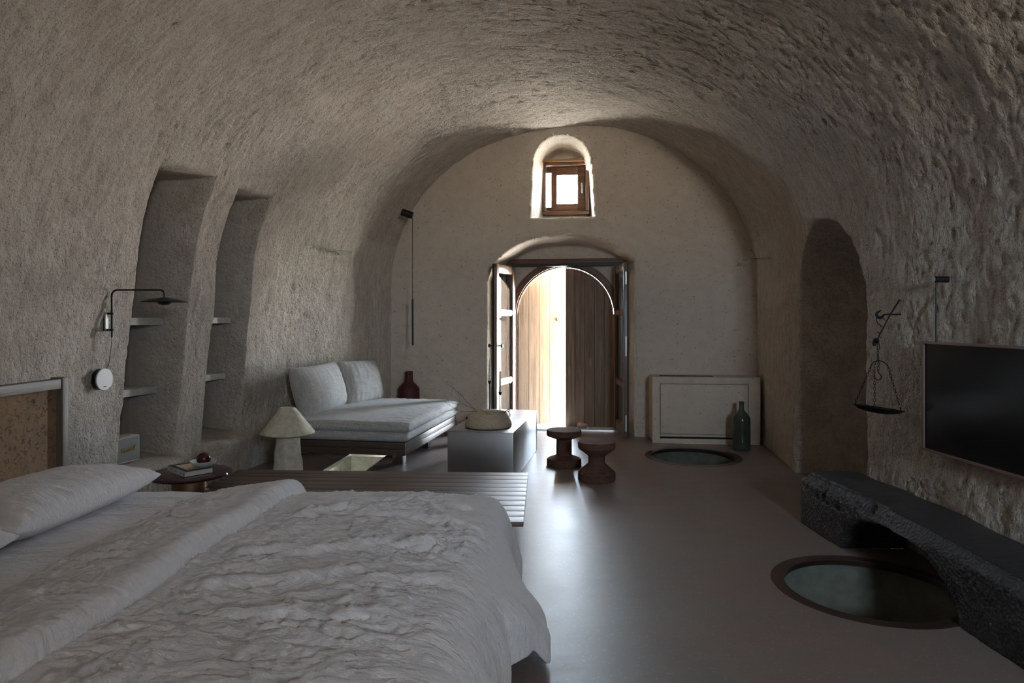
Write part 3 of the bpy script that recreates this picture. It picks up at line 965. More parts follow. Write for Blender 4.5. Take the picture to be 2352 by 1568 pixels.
MB().cyl((hx_, -0.02, s0 + 0.23), (hx_, -0.045, s0 + 0.23), 0.012, 0.010, 14).box(hx_ - 0.009, hx_ + 0.009, -0.052, -0.040, s0 + 0.215, s0 + 0.34).build('handle', M_alu, sash, bevel=0.003)
MB().box(wa0 - 0.02, wa1 + 0.02, wd + 0.06, wd + 0.22, wz0 - 0.05, wz0 - 0.005).build('outer_ledge', M_terrace, root)
tag(root, 'small square window with brown wooden sash high above the door', 'window', kind='structure')

# ------------------------------------------------------------------ niche shelves
def in_niche(t, x, z):
    return Vector((x, t - TT * x, z))
def niche_shelf(nb, z, th, label):
    t0, t1 = nb[0] + 0.004, nb[1] - 0.004
    vs = []
    for zz in (z - th / 2, z + th / 2):
        for t, k in ((t0, 0), (t1, 0), (t1, 1), (t0, 1)):
            xw = float(xL(t) + leanL(t) * z)
            x = xw - 0.165 if k == 0 else float(xL(t)) - 0.30
            vs.append(in_niche(t, x, zz))
    c = sum(vs, Vector()) / 8
    b = MB()
    b.hexa([v - c for v in vs])
    o = b.build('niche_shelf', M_wood_shelf, None, bevel=0.004)
    o.location = c
    tag(o, label, 'shelf', 'shelves in the wall niches')
niche_shelf(N1, 1.325, 0.052, 'upper grey wooden shelf in the niche behind the swing-arm lamp')
niche_shelf(N1, 0.815, 0.052, 'lower grey wooden shelf in the niche above the speaker')
niche_shelf(N2, 1.330, 0.050, 'upper grey wooden shelf in the empty niche nearer the daybed')
niche_shelf(N2, 0.850, 0.050, 'lower grey wooden shelf in the empty niche nearer the daybed')

# speaker on the sill
ts = 4.375
xs_ = float(xL(ts)) - 0.03
root = empty('loudspeaker', in_niche(ts, xs_, 0.338), math.radians(90 - 14))
# local x along the front (to the far end), local y = into the niche
MB().box(-0.13, 0.13, 0.0, 0.15, 0.0, 0.185).build('cabinet', M_spk, root, bevel=0.010)
MB().box(-0.115, 0.115, -0.006, 0.004, 0.016, 0.169).build('grille_cloth', M_grille, root, bevel=0.003)
b = MB()
for (x0, x1, z0, z1) in ((-0.123, 0.123, 0.006, 0.014), (-0.123, 0.123, 0.171, 0.179), (-0.123, -0.115, 0.014, 0.171), (0.115, 0.123, 0.014, 0.171)):
    b.box(x0, x1, -0.006, 0.002, z0, z1)
b.build('front_piping', M_spk, root)
fc = bpy.data.curves.new('lettering', 'FONT')
fc.body = 'Marshall'
fc.size = 0.046
fc.shear = 0.35
fc.extrude = 0.0015
fc.offset = 0.0
fc.space_character = 0.82
fc.align_x = 'CENTER'
fo = bpy.data.objects.new('lettering_source', fc)
COL.objects.link(fo)
bpy.context.view_layer.update()
me = bpy.data.meshes.new_from_object(fo.evaluated_get(bpy.context.evaluated_depsgraph_get()))
COL.objects.unlink(fo)
bpy.data.objects.remove(fo)
me.materials.clear()
me.materials.append(M_gold)
lo = link(me, 'lettering', root)
lo.location = (0.015, -0.009, 0.078)
lo.rotation_euler = (pi / 2, -math.radians(7), 0)
tag(root, 'small cream loudspeaker with gold script lettering on the niche sill', 'speaker')

# ------------------------------------------------------------------ swing-arm wall lamp
wx = float(xL(3.98) + 0.1 * 1.3)
root = empty('wall_lamp', (-2.585, 4.38, 1.35))
MB().box(-0.024, -0.012, -0.018, 0.018, -0.080, 0.035).build('wall_plate', M_disc, root, bevel=0.004)
MB().box(-0.055, 0.006, -0.006, 0.006, 0.022, 0.034).box(-0.055, 0.006, -0.006, 0.006, -0.082, -0.070).box(-0.026, -0.020, -0.02, 0.02, -0.084, 0.038).build('bracket', M_black, root)
pts = [(0.018, 0, -0.125), (0.018, 0, 0.145)]
pts += [(0.018 + 0.035 - 0.035 * math.cos(k * pi / 12), 0, 0.145 + 0.035 * math.sin(k * pi / 12)) for k in range(1, 7)]
pts += [(0.33, -0.01, 0.18)]
pts += [(0.33 + 0.03 * math.sin(k * pi / 12), -0.01, 0.18 - 0.03 + 0.03 * math.cos(k * pi / 12)) for k in range(1, 7)]
pts += [(0.36, -0.01, 0.13)]
MB().tube(pts, 0.006, 10).build('arm', M_black, root, True)
for z in (0.028, -0.076):
    MB().cyl((0.018, 0, z - 0.008), (0.018, 0, z + 0.008), 0.011, 0.011, 14).build('collar', M_black, root, True)
prof = [(0.012, 0.132), (0.03, 0.128), (0.09, 0.118), (0.138, 0.103), (0.139, 0.101), (0.09, 0.108), (0.045, 0.112), (0.0, 0.113)]
MB().lathe(prof, 48, Matrix.Translation((0.36, -0.01, 0))).build('shade', M_black, root, True)
MB().lathe([(0.048, 0.110), (0.044, 0.098), (0.028, 0.086), (0, 0.081)], 32, Matrix.Translation((0.36, -0.01, 0))).build('bulb_cap', M_black, root, True)
pts = [(0.018, 0, -0.125), (0.016, 0, -0.16), (0.010, 0, -0.21), (0.002, 0, -0.27), (0.0, -0.005, -0.30), (-0.018, -0.012, -0.335)]
MB().tube(pts, 0.0018, 6).build('cable', M_black, root, True)
m = Matrix.Translation((-0.022, -0.02, -0.392)) @ Matrix.Rotation(math.radians(80), 4, 'Z') @ Matrix.Rotation(pi / 2, 4, 'X')
MB().lathe([(0.066, -0.05), (0.069, 0.0)], 40, m).build('driver_box', M_black, root, True)
MB().lathe([(0.071, 0.0), (0.071, 0.006), (0.069, 0.008), (0, 0.008)], 40, m).build('driver_cover', M_disc, root, True)
MB().box(-0.012, 0.012, -0.048, -0.044, 0.0082, 0.0092, m).build('cover_slot', M_slot, root)
tag(root, 'black swing-arm wall lamp with a flat disc shade beside the headboard', 'wall lamp')

# ------------------------------------------------------------------ pendant by the back wall
vx = -1.165
root = empty('pendant_lamp', (vx, 7.60, 0))
m = Matrix.Translation((0, 0, 2.508)) @ Matrix.Rotation(math.radians(108), 4, 'Y')
MB().lathe([(0.040, -0.065), (0.040, 0.055), (0.036, 0.06)], 28, m).build('canopy', M_black, root, True)
MB().tube([(0.05, 0, 2.475), (0.058, 0, 2.45), (0.058, 0, 1.56)], 0.0035, 6).build('cord', M_black, root, True)
MB().cyl((0.058, 0, 1.56), (0.060, 0, 1.045), 0.0105, 0.0105, 14).build('light_tube', M_black, root, True)
tag(root, 'slim black pendant tube hanging on a thin cord from the vault', 'pendant lamp')

# ------------------------------------------------------------------ small glass corner shelves
def corner_shelf(c, rz, r, label):
    o = empty('glass_shelf', c, rz)
    poly = [(-0.06, 0.0)] + [(r * math.sin(k * pi / 20), r * 1.0 - r * (1 - math.cos(k * pi / 20)) - r) for k in range(0, 11)]
    n = 14
    top = [(0.0, 0.0)] + [(r * math.cos(k * (pi / 2) / n), -r * math.sin(k * (pi / 2) / n)) for k in range(n + 1)]
    b = MB()
    vs = [(p[0], p[1], 0.0) for p in top] + [(p[0], p[1], 0.008) for p in top]
    k = len(top)
    b.add(vs, [tuple(range(k - 1, -1, -1)), tuple(range(k, 2 * k))] + [(i, (i + 1) % k, (i + 1) % k + k, i + k) for i in range(k)])
    b.build('glass_plate', M_tintglass, o)
    for p in ((r * 0.72, -0.01), (0.01, -r * 0.72)):
        MB().box(p[0] - 0.012, p[0] + 0.012, p[1] - 0.012, p[1] + 0.012, -0.006, 0.018).build('clip', M_dish, o, bevel=0.003)
    tag(o, label, 'shelf', 'glass corner shelves')
corner_shelf((-1.90, 6.80, 2.0), math.radians(54), 0.30, 'small clear glass shelf high on the wall above the daybed cushions')
corner_shelf((2.665, 7.12, 1.95), math.radians(-100), 0.26, 'small clear glass shelf on the wall between plastered box and arched passage')

# ------------------------------------------------------------------ plastered fan-coil box
root = empty('plastered_box', (1.515, 7.37, 0), -math.radians(6.0))
BW, BD, BH = 1.13, 0.42, 0.715
b = MB()
sl = (0.095, 0.80)
b.box(0, BW, 0.03, BD, 0, BH - 0.0)
b.build('core', M_plaster2, root, bevel=0.02, segs=3)
fr = 0.082
zs0, zs1 = 0.052, 0.074
for (nm, x0, x1, z0, z1) in (('front_post', 0, fr, 0, BH), ('front_post', BW - fr - 0.04, BW, 0, BH), ('front_rail', fr, BW - fr - 0.04, BH - 0.072, BH),
                             ('front_rail', fr, BW - fr - 0.04, 0, zs0), ('front_rail', fr, BW - fr - 0.04, zs1, 0.098)):
    MB().box(x0, x1, 0, 0.04, z0, z1).build(nm, M_plaster2, root, bevel=0.003)
MB().box(fr + 0.005, BW - fr - 0.045, -0.001, 0.035, 0.103, BH - 0.077).build('access_panel', M_plaster2, root, bevel=0.004)
MB().box(fr + 0.002, BW - fr - 0.042, 0.024, 0.032, zs0 - 0.003, zs1 + 0.003).build('lower_slot', M_slot, root)
MB().box(0.09, 0.66, 0.10, 0.16, BH - 0.002, BH + 0.004).build('top_vent', M_slot, root)
tag(root, 'low plastered box with a framed front panel and dark air slot in the corner', 'radiator cover')

# green bottle
root = empty('glass_bottle', (2.35, 6.99, 0))
prof = [(0, 0.004), (0.080, 0.0), (0.088, 0.012), (0.089, 0.10), (0.088, 0.30), (0.084, 0.335), (0.066, 0.365), (0.040, 0.39), (0.028, 0.41), (0.025, 0.44),
        (0.024, 0.478), (0.027, 0.480), (0.027, 0.494), (0.021, 0.495), (0.020, 0.47), (0.020, 0.42), (0.034, 0.39), (0.060, 0.36), (0.079, 0.33), (0.082, 0.28), (0.083, 0.03), (0, 0.02)]
MB().lathe(prof, 40).build('glass_body', M_bottle, root, True)
tag(root, 'tall dusty green glass bottle standing on the floor by the plastered box', 'bottle')

# ------------------------------------------------------------------ steel coffee table
root = empty('coffee_table', (0.01, 5.58, 0), -math.radians(10.1))
TW, TLn, THt, th = 0.555, 1.40, 0.412, 0.006
MB().box(-TW, 0, 0, TLn, THt - th, THt).build('top_sheet', M_steel, root, bevel=0.0015)
MB().box(-TW, 0, 0, th, 0.004, THt - th).build('end_sheet', M_steel, root, bevel=0.001)
MB().box(-TW, 0, TLn - th, TLn, 0.004, THt - th).build('end_sheet', M_steel, root, bevel=0.001)
MB().box(-TW, -TW + th, th, TLn - th, 0.004, THt - th).build('side_sheet', M_steel, root, bevel=0.001)
MB().box(-th - 0.003, -0.003, th, TLn - th, 0.004, THt - th).build('side_sheet', M_steel, root, bevel=0.001)
MB().box(-TW + 0.02, -0.02, 0.02, TLn - 0.02, 0.0, 0.008).build('plinth', M_slot, root)
tag(root, 'long low brushed steel box coffee table between daybed and stools', 'coffee table')

# stone bowl with wire handle on the table
tt = THt
root = empty('stone_bowl', (-0.205, 5.90, tt + 0.001))
prof = [(0.0, 0.0), (0.188, 0.0), (0.199, 0.006), (0.203, 0.02), (0.197, 0.045), (0.180, 0.085), (0.163, 0.118), (0.158, 0.124), (0.152, 0.122), (0.146, 0.112), (0.155, 0.05), (0.14, 0.03), (0, 0.026)]
MB().lathe(prof, 56).build('bowl_body', M_bowl, root, True)
ho = [(0.163 + 0.008 * math.sin(k * 2.1), 0.02 * math.cos(k * 1.3), 0.055 + 0.075 * k / 12) for k in range(13)]
MB().tube([(0.185, 0.01, 0.085), (0.188, 0.0, 0.10), (0.178, -0.008, 0.125), (0.162, -0.01, 0.142), (0.150, -0.006, 0.130), (0.13, 0.0, 0.105)], 0.0035, 8).tube([(0.178, -0.008, 0.125), (0.183, -0.004, 0.15), (0.176, 0.0, 0.162)], 0.003, 6).tube([(0.162, -0.01, 0.142), (0.168, -0.006, 0.152), (0.178, -0.01, 0.148), (0.182, -0.008, 0.135), (0.170, -0.004, 0.128)], 0.003, 6).build('wire_handle', M_iron, root, True)
MB().cyl((-0.186, -0.05, 0.078), (-0.18, -0.045, 0.082), 0.009, 0.007, 12).build('side_hole', M_slot, root, True)
tag(root, 'round pale stone bowl with wire handle on the steel table', 'bowl')

# dry branches in the bowl
root = empty('dry_branch', (-0.205, 5.90, tt + 0.03))
tw = MB()
def branch(p, d, L, r, lev):
    n = 6
    pts, q, dd = [Vector(p)], Vector(p), Vector(d).normalized()
    for k in range(n):
        dd = (dd + Vector((random.uniform(-.28, .28), random.uniform(-.28, .28), random.uniform(-.22, .26)))).normalized()
        q = q + dd * (L / n)
        if q.z < 0.035:
            q.z = 0.035
        pts.append(q.copy())
        if lev < 2 and k in (1, 2, 4) and random.random() < 0.85:
            sd = (dd + Vector((random.uniform(-.7, .5), random.uniform(-.6, .6), random.uniform(-.3, .7)))).normalized()
            branch(q, sd, L * random.uniform(0.35, 0.6), r * 0.6, lev + 1)
    tw.tube(pts, [r * (1 - 0.7 * k / n) for k in range(n + 1)], 5)
random.seed(21)
for d in ((-1.0, 0.10, 0.44), (-1.0, -0.12, 0.26), (-0.9, 0.3, 0.62)):
    branch((0.07, 0.02, 0.055), (-1, 0, 0.22), 0.18, 0.0026, 3)
    branch((-0.10, 0.02 * d[1], 0.10), d, 0.34, 0.0024, 0)
tw.build('twigs', M_twig, root, True)
tag(root, 'bare grey dry branches leaning out of the stone bowl', 'branch')

def candlestick(x, y, h, label, lab2):
    r = empty('candle_holder', (x, y, tt + 0.001))
    MB().lathe([(0.0, 0.0), (0.045, 0.0), (0.045, 0.004), (0.008, 0.010), (0.0052, 0.02), (0.0052, h - 0.035), (0.010, h - 0.028), (0.0145, h - 0.018), (0.0155, h), (0.0125, h), (0.0125, h - 0.012), (0, h - 0.012)], 24).build('stick', M_black, r, True)
    tag(r, label, 'candle holder', 'candle holders on the steel table')
    c = empty('candle', (x, y, tt + h - 0.010))
    nz, nsg = 40, 20
    Hc = 0.215
    vs = []
    for k in range(nz + 1):
        u = k / nz
        rr = 0.0112 * (1 - 0.28 * u) * (1 if u < 0.9 else max(0.15, math.sqrt(max(0, 1 - ((u - 0.9) / 0.1) ** 2))))
        for j in range(nsg):
            a_ = 2 * pi * j / nsg
            q = rr * (1 + 0.13 * math.cos(3 * (a_ - u * 13.0)))
            vs.append((q * math.cos(a_), q * math.sin(a_), u * Hc))
    np_mesh('wax', vs, grid_faces(nz + 1, nsg, True), M_candle, c)
    MB().cyl((0, 0, Hc - 0.004), (0.001, 0, Hc + 0.012), 0.001, 0.001, 6).build('wick', M_ink, c)
    tag(c, lab2, 'candle', 'candles on the steel table')
candlestick(-0.215, 6.56, 0.335, 'taller slim black candle holder behind the stone bowl', 'twisted ivory candle in the taller holder')
candlestick(-0.114, 6.52, 0.232, 'shorter slim black candle holder behind the stone bowl', 'twisted ivory candle in the shorter holder')

# ------------------------------------------------------------------ cork stools
def lathe_part(name, prof, mat, parent):
    return MB().lathe(prof, 56).build(name, mat, parent, True, sharp=25)
root = empty('cork_stool', (0.478, 6.27, 0))
lathe_part('base', [(0, 0), (0.152, 0), (0.158, 0.006), (0.158, 0.052), (0.150, 0.064), (0.082, 0.092), (0.074, 0.096)], M_cork, root)
lathe_part('stem', [(0.074, 0.094), (0.071, 0.10), (0.071, 0.236), (0.074, 0.242)], M_cork, root)
lathe_part('seat', [(0.074, 0.240), (0.095, 0.248), (0.152, 0.270), (0.159, 0.278), (0.159, 0.318), (0.154, 0.325), (0, 0.325)], M_cork, root)
tag(root, 'brown cork stool with a straight thick stem, nearer the door', 'stool', 'turned cork stools')
root = empty('cork_stool', (0.707, 5.70, 0))
lathe_part('base', [(0, 0), (0.150, 0), (0.156, 0.006), (0.156, 0.062), (0.150, 0.072), (0.076, 0.136), (0.071, 0.142)], M_cork, root)
lathe_part('stem', [(0.071, 0.140), (0.070, 0.145), (0.070, 0.196), (0.071, 0.20)], M_cork, root)
lathe_part('seat', [(0.071, 0.199), (0.076, 0.206), (0.150, 0.262), (0.156, 0.272), (0.156, 0.310), (0.150, 0.320), (0, 0.320)], M_cork, root)
tag(root, 'brown cork stool with flared hourglass ends, nearer the viewer', 'stool', 'turned cork stools')

# pebble on the threshold
Vs, nl, na = [], 9, 14
for i in range(nl + 1):
    for j in range(na):
        th_, ph_ = pi * i / nl, 2 * pi * j / na
        p = np.array([math.sin(th_) * math.cos(ph_), math.sin(th_) * math.sin(ph_), math.cos(th_)])
        k = 1 + 0.35 * float(perlin(p[None] * 1.7 + 3)[0])
        Vs.append(tuple(p * np.array([0.075, 0.045, 0.036]) * k))
o = np_mesh('door_pebble', Vs, grid_faces(nl + 1, na, True), M_pebble)
o.location = W(0.80, 0.47, 0.042)
tag(o, 'small pinkish stone lying on the door threshold', 'stone')

# ------------------------------------------------------------------ daybed
ANG = -math.radians(10.0)
root = empty('daybed', (-0.888, 5.665, 0), ANG)      # local x to the right (0 = right edge), local y deep
DW, DL = 1.05, 1.68
zb0, zb1 = 0.204, 0.311
for (z0, z1) in ((zb0, (zb0 + zb1) / 2 - 0.002), ((zb0 + zb1) / 2 + 0.001, zb1)):
    MB().box(-DW, 0, 0, 0.03, z0, z1).build('front_board', M_wood_daybed, root, bevel=0.003)
    MB().box(-DW, 0, DL - 0.03, DL, z0, z1).build('rear_board', M_wood_daybed, root, bevel=0.003)
    MB().box(-0.03, 0.0, 0.031, DL - 0.031, z0, z1).build('side_board', M_wood_daybed_y, root, bevel=0.003)
MB().box(-DW, -DW + 0.03, 0.031, DL - 0.031, zb0, zb1).build('side_board', M_wood_daybed_y, root, bevel=0.003)
MB().box(-DW + 0.03, -0.03, 0.03, DL - 0.03, zb1 - 0.03, zb1 - 0.004).build('slat_deck', M_wood_daybed_y, root)
for (x, y) in ((-0.28, 0.66), (-0.28, 1.45), (-0.88, 1.32), (-0.60, 1.45)):
    MB().box(x - 0.05, x + 0.05, y - 0.05, y + 0.05, 0, zb1 - 0.03).build('leg', M_wood_daybed, root, bevel=0.004)
tag(root, 'low dark wooden daybed platform against the curved wall', 'daybed')
def pad(name, w_, l_, t_, nx, ny, seed, crown=0.0, pinch=0.025, wr=0.004, edge=0.10):
    """soft square pad: top and bottom sheets meeting at a seam; local centre at 0"""
    u = np.linspace(-1, 1, nx)
    v = np.linspace(-1, 1, ny)
    u = np.sign(u) * (1 - (1 - np.abs(u)) ** 1.5)
    v = np.sign(v) * (1 - (1 - np.abs(v)) ** 1.5)
    U, V_ = np.meshgrid(u, v)
    X = U * w_ / 2
    Y = V_ * l_ / 2
    X = X * (1 - pinch * (1 - V_ ** 2) * np.abs(U) ** 3)
    Y = Y * (1 - pinch * (1 - U ** 2) * np.abs(V_) ** 3)
    ex = np.clip((1 - np.abs(U)) * w_ / 2 / edge, 0, 1)
    ey = np.clip((1 - np.abs(V_)) * l_ / 2 / edge, 0, 1)
    fx = np.sqrt(np.clip(1 - (1 - ex) ** 2, 0, 1))
    fy = np.sqrt(np.clip(1 - (1 - ey) ** 2, 0, 1))
    h = (fx * fy) ** 0.8
    h = h * (1 + crown * (1 - U ** 2) * (1 - V_ ** 2))
    pts = np.stack([X, Y, 0 * X + seed], -1)
    wrn = wr * (ridged(pts * np.array([7, 7, 1]) + seed, 2) - 0.5) * np.minimum(1, 2.2 * (ex * ey) ** 0.5) + wr * 1.6 * fbm(pts * 3, 2)
    # gathers radiating from the seams
    g = 0.006 * np.sin(X * 85 + 4 * fbm(pts * 5, 2)) * np.exp(-((1 - np.abs(V_)) * l_ / 2 / 0.10)) * (np.abs(V_) < 0.999)
    g += 0.006 * np.sin(Y * 85 + 4 * fbm(pts * 5 + 9, 2)) * np.exp(-((1 - np.abs(U)) * w_ / 2 / 0.10)) * (np.abs(U) < 0.999)
    top = t_ / 2 * h + (wrn + g * wr / 0.004 * 0.5) * np.minimum(h * 2, 1)
    bot = -t_ / 2 * h
    A_ = np.stack([X, Y, top], -1).reshape(-1, 3)
    B_ = np.stack([X, Y, bot], -1).reshape(-1, 3)
    f = grid_faces(ny, nx)
    return np.concatenate([A_, B_]), np.concatenate([f, f[:, ::-1] + nx * ny])
def soft(name, parent, mat, loc, rot, *args, **kw):
    V_, F_ = pad(name, *args, **kw)
    o = np_mesh(name, V_, F_, mat, parent)
    me = o.data
    bm = bmesh.new()
    bm.from_mesh(me)
    bmesh.ops.remove_doubles(bm, verts=bm.verts, dist=1e-5)
    bm.to_mesh(me)
    bm.free()
    o.location = loc
    o.rotation_euler = rot
    return o
def on_daybed(x, y, z):
    c, s_ = math.cos(ANG), math.sin(ANG)
    return (-0.888 + c * x - s_ * y, 5.665 + s_ * x + c * y, z)
o = soft('daybed_mattress', None, M_linen_g, on_daybed(-DW / 2 + 0.01, DL / 2 + 0.01, zb1 + 0.043), (0, 0, ANG), DW + 0.02, DL + 0.02, 0.088, 60, 70, 2.0, crown=0.05, pinch=0.008, wr=0.003, edge=0.05)
tag(o, 'thin lower grey linen mattress on the daybed platform', 'mattress', 'daybed mattresses')
o = soft('daybed_mattress', None, M_linen_g, on_daybed(-DW / 2 + 0.015, DL / 2 + 0.005, zb1 + 0.124), (0, 0.004, ANG + 0.006), DW + 0.03, DL + 0.03, 0.088, 70, 80, 5.0, crown=0.28, pinch=0.008, wr=0.004, edge=0.06)
tag(o, 'thick upper grey linen mattress on top of the daybed', 'mattress', 'daybed mattresses')
def cushion(c, rz, tilt, w_, h_, t_, seed, label):
    o = soft('linen_cushion', None, M_linen_g, c, (0, 0, 0), w_, h_, t_, 60, 44, seed, crown=0.15, pinch=0.06, wr=0.005, edge=0.22)
    m = Matrix.Translation(c) @ Matrix.Rotation(rz, 4, 'Z') @ Matrix.Rotation(math.radians(90) - tilt, 4, 'X')
    o.rotation_euler = m.to_euler()
    tag(o, label, 'cushion', 'grey cushions on the daybed')
    return o
cushion((-1.838, 6.53, 0.676), math.radians(90 - 9), math.radians(16), 0.955, 0.478, 0.20, 3.3, 'long grey linen cushion leaning on the wall, nearer the lamp')
cushion((-1.59, 7.21, 0.676), math.radians(90 - 24), math.radians(14), 0.63, 0.478, 0.19, 8.1, 'square grey linen cushion leaning in the corner, behind the long cushion')

# red vase behind the daybed
root = empty('ceramic_vase', (-1.20, 7.955, 0))
MB().lathe([(0, 0), (0.112, 0), (0.121, 0.02), (0.123, 0.52), (0.118, 0.54), (0.055, 0.605), (0.046, 0.618), (0.044, 0.70), (0.046, 0.727), (0.040, 0.728), (0.036, 0.70), (0.034, 0.62), (0, 0.60)], 40).build('vase_body', M_vase, root, True)
tag(root, 'dark oxblood red vase with narrow neck standing behind the daybed', 'vase')

# ------------------------------------------------------------------ pulp table lamp on the floor
root = empty('table_lamp', (-1.75, 5.33, 0))
def wobble_lathe(prof, seg, amp, seed, square=0.0):
    vs = []
    n = len(prof)
    for k in range(seg):
        a_ = 2 * pi * k / seg
        for r, z in prof:
            sq = 1 + square * (0.5 + 0.5 * math.cos(4 * (a_ - 0.5))) if square else 1
            vs.append((r * sq * math.cos(a_), r * sq * math.sin(a_), z))
    V_ = np.array(vs)
    nn = fbm(V_ * 9 + seed, 3)[:, None]
    rad_ = np.stack([V_[:, 0], V_[:, 1], 0 * V_[:, 0]], 1)
    rl_ = np.linalg.norm(rad_, axis=1)[:, None] + 1e-6
    V_ = V_ + rad_ / rl_ * nn * amp
    V_[:, 2] += (fbm(V_ * 6 + seed + 7, 2) * amp * 0.6)
    f = []
    for k in range(seg):
        k2 = (k + 1) % seg
        for i in range(n - 1):
            f.append((k * n + i, k2 * n + i, k2 * n + i + 1, k * n + i + 1))
    return V_, np.array(f)
def prof_lin(pts, step=0.015):
    out = [pts[0]]
    for a_, b_ in zip(pts[:-1], pts[1:]):
        L = math.hypot(b_[0] - a_[0], b_[1] - a_[1])
        n = max(1, int(L / step))
        out += [(a_[0] + (b_[0] - a_[0]) * i / n, a_[1] + (b_[1] - a_[1]) * i / n) for i in range(1, n + 1)]
    return out
V_, F_ = wobble_lathe(prof_lin([(0.0, 0.003), (0.113, 0.003), (0.118, 0.015), (0.096, 0.25), (0.078, 0.462)]), 56, 0.010, 2.0, 0.10)
np_mesh('stem', V_, F_, M_lamp, root)
V_, F_ = wobble_lathe(prof_lin([(0.201, 0.456), (0.206, 0.450), (0.206, 0.458), (0.140, 0.540), (0.063, 0.645), (0.054, 0.652), (0.047, 0.645), (0.050, 0.634), (0.130, 0.532), (0.195, 0.460)]), 64, 0.010, 5.0)
np_mesh('shade', V_, F_, M_lamp, root)
MB().cyl((0, 0, 0.462), (0, 0, 0.615), 0.018, 0.018, 16).build('socket', M_dish, root, True)
tag(root, 'cream paper-pulp mushroom lamp with conical shade beside the daybed', 'lamp')

# ------------------------------------------------------------------ slatted platform
PA = -math.radians(2.6)
root = empty('slatted_platform', (0.115, 4.86, 0), PA)
pz, plen, nsl, pw = 0.25, 2.10, 11, 0.108
for k in range(nsl):
    y1 = -k * pw
    MB().box(-plen, 0, y1 - pw + 0.007, y1, pz - 0.026, pz).build('slat', M_wood_slat, root, bevel=0.003)
for x in (-plen + 0.08, -plen * 0.5, -0.10):
    MB().box(x - 0.035, x + 0.035, -nsl * pw + 0.02, -0.02, pz - 0.085, pz - 0.026).build('bearer', M_wood_daybed_y, root)
    for y in (-0.08, -nsl * pw + 0.08):
        MB().box(x - 0.035, x + 0.035, y - 0.035, y + 0.035, 0, pz - 0.085).build('leg', M_wood_daybed_y, root)
tag(root, 'low brown slatted wooden platform bench between bed and coffee table', 'bench')

# ------------------------------------------------------------------ round side table, book, dish, ball
SX, SY, SZ = -2.10, 4.45, 0.345
root = empty('side_table', (SX, SY, 0))
MB().lathe([(0, SZ - 0.022), (0.238, SZ - 0.022), (0.252, SZ - 0.015), (0.256, SZ - 0.008), (0.252, SZ - 0.001), (0.248, SZ), (0, SZ)], 72).build('table_top', M_lacquer, root, True)
MB().lathe([(0, 0), (0.108, 0), (0.108, SZ - 0.022)], 48).build('pedestal', M_copper, root, True)
tag(root, 'round burgundy lacquer side table on a copper pedestal beside the bed', 'side table')
bx0 = Vector((-2.06, 4.305, SZ + 0.001))
root = empty('book', bx0, math.atan2(0.13, 0.118))
# local x along the pages side (0.176), local y along the spine (0.276)
MB().box(0.002, 0.172, 0.002, 0.274, 0.002, 0.031).build('pages', M_paper, root)
MB().box(0, 0.174, 0, 0.276, 0.031, 0.034).build('front_cover', M_cover, root)
MB().box(0.030, 0.150, 0.045, 0.235, 0.034, 0.0345).build('cover_panel', M_cream, root)
MB().box(0, 0.174, 0, 0.276, 0.0, 0.002).build('rear_cover', M_cover, root)
MB().box(-0.0012, 0.002, 0, 0.276, 0, 0.034).build('spine', M_paper, root)
b = MB()
random.seed(4)
y = 0.030
b.box(-0.0016, -0.001, 0.014, 0.024, 0.007, 0.024)
for wl in (0.030, 0.0, 0.045, 0.028):
    q = y + 0.02
    while q < y + 0.02 + wl:
        b.box(-0.0016, -0.001, q, q + 0.0035, 0.014, 0.019)
        q += 0.0055
    y += wl + 0.025
b.build('spine_print', M_ink, root)['kind'] = 'stuff'
tag(root, 'thick pale book with dark-bordered cover on the side table', 'book')
dc = Vector((-2.015, 4.455, SZ + 0.036))
root = empty('ceramic_dish', dc)
MB().lathe([(0, 0), (0.040, 0), (0.045, 0.004), (0.066, 0.016), (0.080, 0.036), (0.081, 0.040), (0.077, 0.039), (0.062, 0.022), (0.04, 0.012), (0, 0.010)], 44).build('dish_body', M_dish, root, True)
tag(root, 'small pale glazed dish resting on the book', 'dish')
root = empty('plum_ball', (dc.x + 0.006, dc.y - 0.006, dc.z + 0.011))
pr = [(0.0, 0.0)] + [(0.043 * math.sin(pi * k / 16) * (1 + 0.04 * math.sin(pi * k / 16)), 0.041 - 0.041 * math.cos(pi * k / 16) - (0.006 if k == 16 else 0)) for k in range(1, 16)] + [(0.006, 0.078), (0, 0.075)]
MB().lathe(pr, 32).build('fruit_body', M_ball, root, True)
MB().tube([(0, 0, 0.074), (0.003, 0, 0.084), (0.004, 0.002, 0.09)], 0.0018, 6).build('fruit_stem', M_ink, root, True)
tag(root, 'glossy dark plum-red round fruit sitting in the dish', 'fruit')

# ------------------------------------------------------------------ bed
BA = math.radians(3.0)
e1 = Vector((math.cos(BA), -math.sin(BA), 0))
BO = Vector((-2.42, 3.66, 0))
root = empty('bed', BO, -BA)                 # local x = towards the foot, local y = away from viewer
ZM = 0.425
bw, bl = 2.06, 2.36
MB().box(0.02, bl - 0.06, -bw + 0.06, -0.06, 0.06, 0.20).build('base', M_wood_daybed, root, bevel=0.01)
for x in (0.15, bl - 0.25):
    for y in (-0.2, -bw + 0.2):
        MB().box(x - 0.04, x + 0.04, y - 0.04, y + 0.04, 0, 0.06).build('leg', M_wood_daybed, root)
MB().box(0.0, bl, -bw, 0.0, 0.20, ZM).build('mattress', M_linen_w, root, bevel=0.05, segs=4)
hx0 = -0.04
MB().box(hx0 - 0.030, hx0 - 0.012, -bw - 0.10, 0.04, 0.10, 0.985).build('cork_panel', M_cork_head, root)
MB().box(hx0 - 0.045, hx0 + 0.020, -bw - 0.10, 0.032, 0.968, 1.020).build('top_rail', M_wood_head, root, bevel=0.003)
